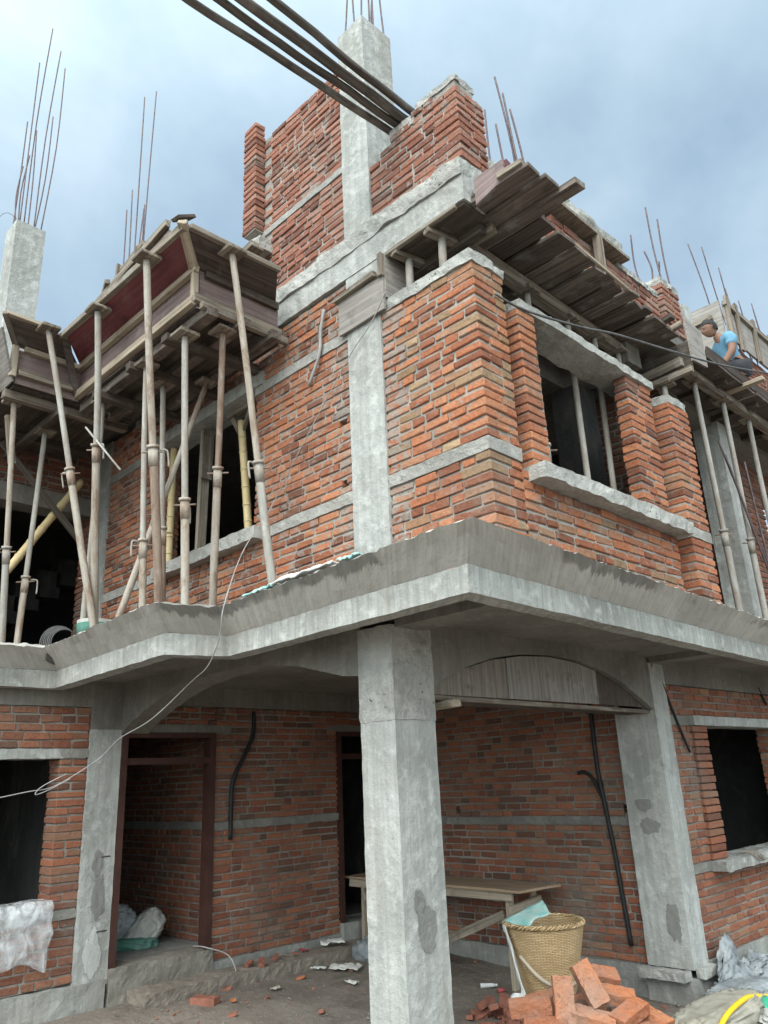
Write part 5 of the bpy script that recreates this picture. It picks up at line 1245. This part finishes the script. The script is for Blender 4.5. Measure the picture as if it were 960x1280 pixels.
def body(nodes, edges, root, name, mat, parent=man, sub=2):
    me = skin_mesh([((W(*p) - MO), r) for p, r in nodes], edges, root, sub)
    a = me.attributes.new('lc', 'FLOAT_VECTOR', 'POINT'); a.data.foreach_set('vector', [c for v in me.vertices for c in v.co])
    me.materials.clear(); me.materials.append(M[mat]); me.name = name
    if name in ('shirt', 'trousers'):
        for v in me.vertices:
            q = v.co.copy(); v.co = v.co + v.normal * (.012 * (.35 - abs(noise.noise(q * 9))) + .007 * noise.noise(q * 22))
    for p in me.polygons: p.use_smooth = True
    o = bpy.data.objects.new(name, me); COL.objects.link(o); o.parent = parent; return o
# body: pelvis, spine bent forward, neck, head, arms reaching down, legs
LOW = .35
nodes = [((.26, 0, .90), (.12, .09)), ((.28, 0, 1.02), (.12, .095)), ((.31, 0, 1.16), (.13, .10)), ((.34, 0, 1.27), (.115, .09)), ((.39, 0, 1.33), .055), ((.43, 0, 1.37), .055),
         ((.33, .16, 1.25), .062), ((.38, .22, 1.02), .05), ((.52, .19, .84), .038), ((.55, .18, .78), .032),
         ((.33, -.16, 1.25), .062), ((.38, -.22, 1.02), .05), ((.52, -.19, .84), .038), ((.55, -.18, .78), .032),
         ((.22, .10, .86), .09), ((.56, .16, .84), .062), ((.24, .14, .44), .045), ((.37, .15, .39), .04),
         ((.22, -.10, .86), .09), ((.56, -.16, .84), .062), ((.24, -.14, .44), .045), ((.37, -.15, .39), .04)]
edges = [(0, 1), (1, 2), (2, 3), (3, 4), (4, 5), (3, 6), (6, 7), (7, 8), (8, 9), (3, 10), (10, 11), (11, 12), (12, 13), (0, 14), (14, 15), (15, 16), (16, 17), (0, 18), (18, 19), (19, 20), (20, 21)]
body(nodes, edges, 0, 'body', 'skin')
for s in (1, -1):   # hands with separate fingers
    hb = W(.555, .18 * s, .77)
    body([((.55, .18 * s, .79), .026), ((.565, .178 * s, .73), (.04, .018)), ((.57, .178 * s, .69), (.038, .016))], [(0, 1), (1, 2)], 0, 'palm', 'skin', sub=1)
    for k, L in enumerate((.065, .075, .07, .055)):
        o_ = (k - 1.5) * .02
        body([((.57 + o_, .178 * s, .69), .0095), ((.575 + o_, (.176 - .012) * s, .69 - L * .55), .009), ((.575 + o_, (.17 - .03) * s, .69 - L), .0075)], [(0, 1), (1, 2)], 0, 'finger', 'skin', sub=1)
    body([((.60, .175 * s, .74), .012), ((.625, .165 * s, .705), .011), ((.63, .155 * s, .67), .009)], [(0, 1), (1, 2)], 0, 'thumb', 'skin', sub=1)
def head_mesh():
    mb = MB(); c = V((.49, 0, 1.455)); n = 28; vs = []; fs = []
    fw_t = math.radians(-14)
    for i in range(n + 1):
        th = math.pi * i / n
        for k in range(2 * n):
            ph = math.pi * k / n; d = V((math.sin(th) * math.cos(ph), math.sin(th) * math.sin(ph), math.cos(th)))
            p = V((d.x * .095, d.y * .072, d.z * .118))
            if d.z < 0: p.y *= 1 + .28 * d.z; p.x *= 1 + .10 * d.z
            if d.z < -.3 and d.x > 0: p.x += .018 * d.x
            g = lambda cy, cz, sy, sz: math.exp(-((d.y - cy) / sy) ** 2 - ((d.z - cz) / sz) ** 2) if d.x > 0 else 0
            p.x += .026 * g(0, -.16, .13, .16) + .012 * g(0, -.55, .3, .07) - .012 * g(.36, .06, .16, .11) - .012 * g(-.36, .06, .16, .11) + .008 * g(0, .22, .5, .1) + .010 * g(0, -.88, .35, .16) - .008 * g(0, -.42, .3, .05)
            ey = math.exp(-((d.x + .02) / .14) ** 2 - ((d.z + .02) / .22) ** 2); p.y += math.copysign(.014 * ey, d.y) if abs(d.y) > .5 else 0
            p = Matrix.Rotation(-fw_t, 3, 'Y') @ p
            vs.append(W(c.x + p.x, c.y + p.y, c.z + p.z))
    for i in range(n):
        for k in range(2 * n):
            k2 = (k + 1) % (2 * n); fs.append((i * 2 * n + k, i * 2 * n + k2, (i + 1) * 2 * n + k2, (i + 1) * 2 * n + k))
    mb.add(vs, fs, smooth=True); return mb, c, fw_t
hm, hc, ft = head_mesh(); hm.build('head', M['skin'], man, MO)
hr = MB(); vs = []; fs = []; n = 24
for i in range(n + 1):
    th = math.pi * .62 * i / n
    for k in range(2 * n):
        ph = math.pi * k / n; d = V((math.sin(th) * math.cos(ph), math.sin(th) * math.sin(ph), math.cos(th)))
        lim = .30 if d.x > .25 else (-.05 if d.x > -.1 else -.6)
        zz = max(d.z, lim); q = V((d.x, d.y, zz)); s = 1.0 / max(.001, q.length)
        if zz > d.z: q = V((d.x, d.y, zz)) * min(s, 1) * .9
        p = V((q.x * .103 - .006, q.y * .082, q.z * .124)); p *= 1 + .03 * noise.noise(d * 9)
        p = Matrix.Rotation(-ft, 3, 'Y') @ p; vs.append(W(hc.x + p.x, hc.y + p.y, hc.z + p.z))
for i in range(n):
    for k in range(2 * n):
        k2 = (k + 1) % (2 * n); fs.append((i * 2 * n + k, i * 2 * n + k2, (i + 1) * 2 * n + k2, (i + 1) * 2 * n + k))
hr.add(vs, fs, smooth=True); hr.build('hair', M['hair'], man, MO)
for s in (1, -1):
    for nm, mt_, off, r in (('eye', 'eye_white', (.081, .030 * s, .010), .0095), ('iris', 'hair', (.0875, .031 * s, .008), .0055)):
        p = Matrix.Rotation(-ft, 3, 'Y') @ V(off); e = MB(); blob(e, W(hc.x + p.x, hc.y + p.y, hc.z + p.z), (r, r, r * .8), 0, 1, 0, 8); e.build(nm, M[mt_], man, MO)
body([((.26, 0, .86), (.135, .105)), ((.28, 0, 1.02), (.135, .11)), ((.31, 0, 1.16), (.142, .112)), ((.34, 0, 1.275), (.122, .098)), ((.375, 0, 1.32), .064),
      ((.33, .165, 1.25), .076), ((.37, .20, 1.09), .066), ((.33, -.165, 1.25), .076), ((.37, -.20, 1.09), .066)], [(0, 1), (1, 2), (2, 3), (3, 4), (3, 5), (5, 6), (3, 7), (7, 8)], 0, 'shirt', 'shirt')
body([((.26, 0, .88), (.13, .10)), ((.22, .10, .86), .105), ((.56, .16, .84), .078), ((.24, .14, .44), .06), ((.22, -.10, .86), .105), ((.56, -.16, .84), .078), ((.24, -.14, .44), .06)], [(0, 1), (1, 2), (2, 3), (0, 4), (4, 5), (5, 6)], 0, 'trousers', 'trousers')

# ------------------------------------------------------------------ camera, sky, light
F = 980.77; pitch, roll, yaw = 0.330404, -0.045662, 0.782459
f = V((-math.sin(yaw) * math.cos(pitch), math.cos(yaw) * math.cos(pitch), math.sin(pitch)))
r0 = V((math.cos(yaw), math.sin(yaw), 0)); u0 = r0.cross(f)
R = r0 * math.cos(roll) + u0 * math.sin(roll); U = u0 * math.cos(roll) - r0 * math.sin(roll)
cd = bpy.data.cameras.new('camera'); cam = bpy.data.objects.new('camera', cd); COL.objects.link(cam)
mw = Matrix((R, U, -f)).transposed().to_4x4(); mw.translation = V((3.5676, -3.6024, 1.85)); cam.matrix_world = mw
cd.sensor_width = 36; cd.sensor_fit = 'AUTO'; cd.lens = 36 * F / 1280; cd.clip_end = 2000; cd.clip_start = .05
scene.camera = cam

SUN_EL, SUN_AZ = math.radians(48), math.atan2(.62, -.78)     # from the street side, slightly right of the camera's back
sd = V((math.cos(SUN_EL) * .45, math.cos(SUN_EL) * -.89, math.sin(SUN_EL))).normalized()
sl = bpy.data.lights.new('sun', 'SUN'); sl.energy = 1.5; sl.angle = math.radians(50); sl.color = (1, .955, .90)
so = bpy.data.objects.new('sun', sl); COL.objects.link(so); so.rotation_euler = (-sd).to_track_quat('-Z', 'Y').to_euler(); so.location = (6, -8, 12)

w = bpy.data.worlds.new('World'); scene.world = w; w.use_nodes = True; nt = w.node_tree; nt.nodes.clear(); n = N(nt)
out = nt.nodes.new('ShaderNodeOutputWorld'); bg = nt.nodes.new('ShaderNodeBackground'); n.link(bg.outputs[0], out.inputs[0])
sky = nt.nodes.new('ShaderNodeTexSky'); sky.sky_type = 'NISHITA'; sky.sun_disc = False; sky.sun_elevation = SUN_EL
sky.sun_rotation = math.atan2(sd.x, sd.y); sky.air_density = 1.2; sky.dust_density = 2.5
tc = nt.nodes.new('ShaderNodeTexCoord'); dirv = tc.outputs['Generated']
c1n = n.noise(n.mapping(dirv, (1, 1, 1.5)), 2.1, 5, .55, .5); c2n = n.noise(dirv, 5.5, 5, .6, .4)
cf = n.math('ADD', n.math('MULTIPLY', c1n, .75), n.math('MULTIPLY', c2n, .25))
cloud = n.ramp(cf, [(.36, (2.05, 2.85, 3.65)), (.50, (2.6, 3.45, 4.2)), (.68, (3.5, 4.3, 4.95))])
# thin cloud: brighter around the hidden sun
dot = nt.nodes.new('ShaderNodeVectorMath'); dot.operation = 'DOT_PRODUCT'; n.link(dirv, dot.inputs[0]); dot.inputs[1].default_value = tuple(sd)
glow = n.math('POWER', n.math('MAXIMUM', dot.outputs['Value'], 0.0), 1.5)
cloud = n.mix(1, cloud, n.mix(1, (1, 1, 1), n.mix(1, (6.6, 5.75, 4.7), glow, 'MULTIPLY'), 'ADD'), 'MULTIPLY')
n.link(n.mix(.88, sky.outputs[0], cloud), bg.inputs['Color']); bg.inputs['Strength'].default_value = .1

vs_ = scene.view_settings; vs_.view_transform = 'Standard'; vs_.look = 'None'; vs_.gamma = 1; vs_.use_curve_mapping = False; vs_.exposure = 1.0
scene.cycles.max_bounces = 6; scene.cycles.diffuse_bounces = 4
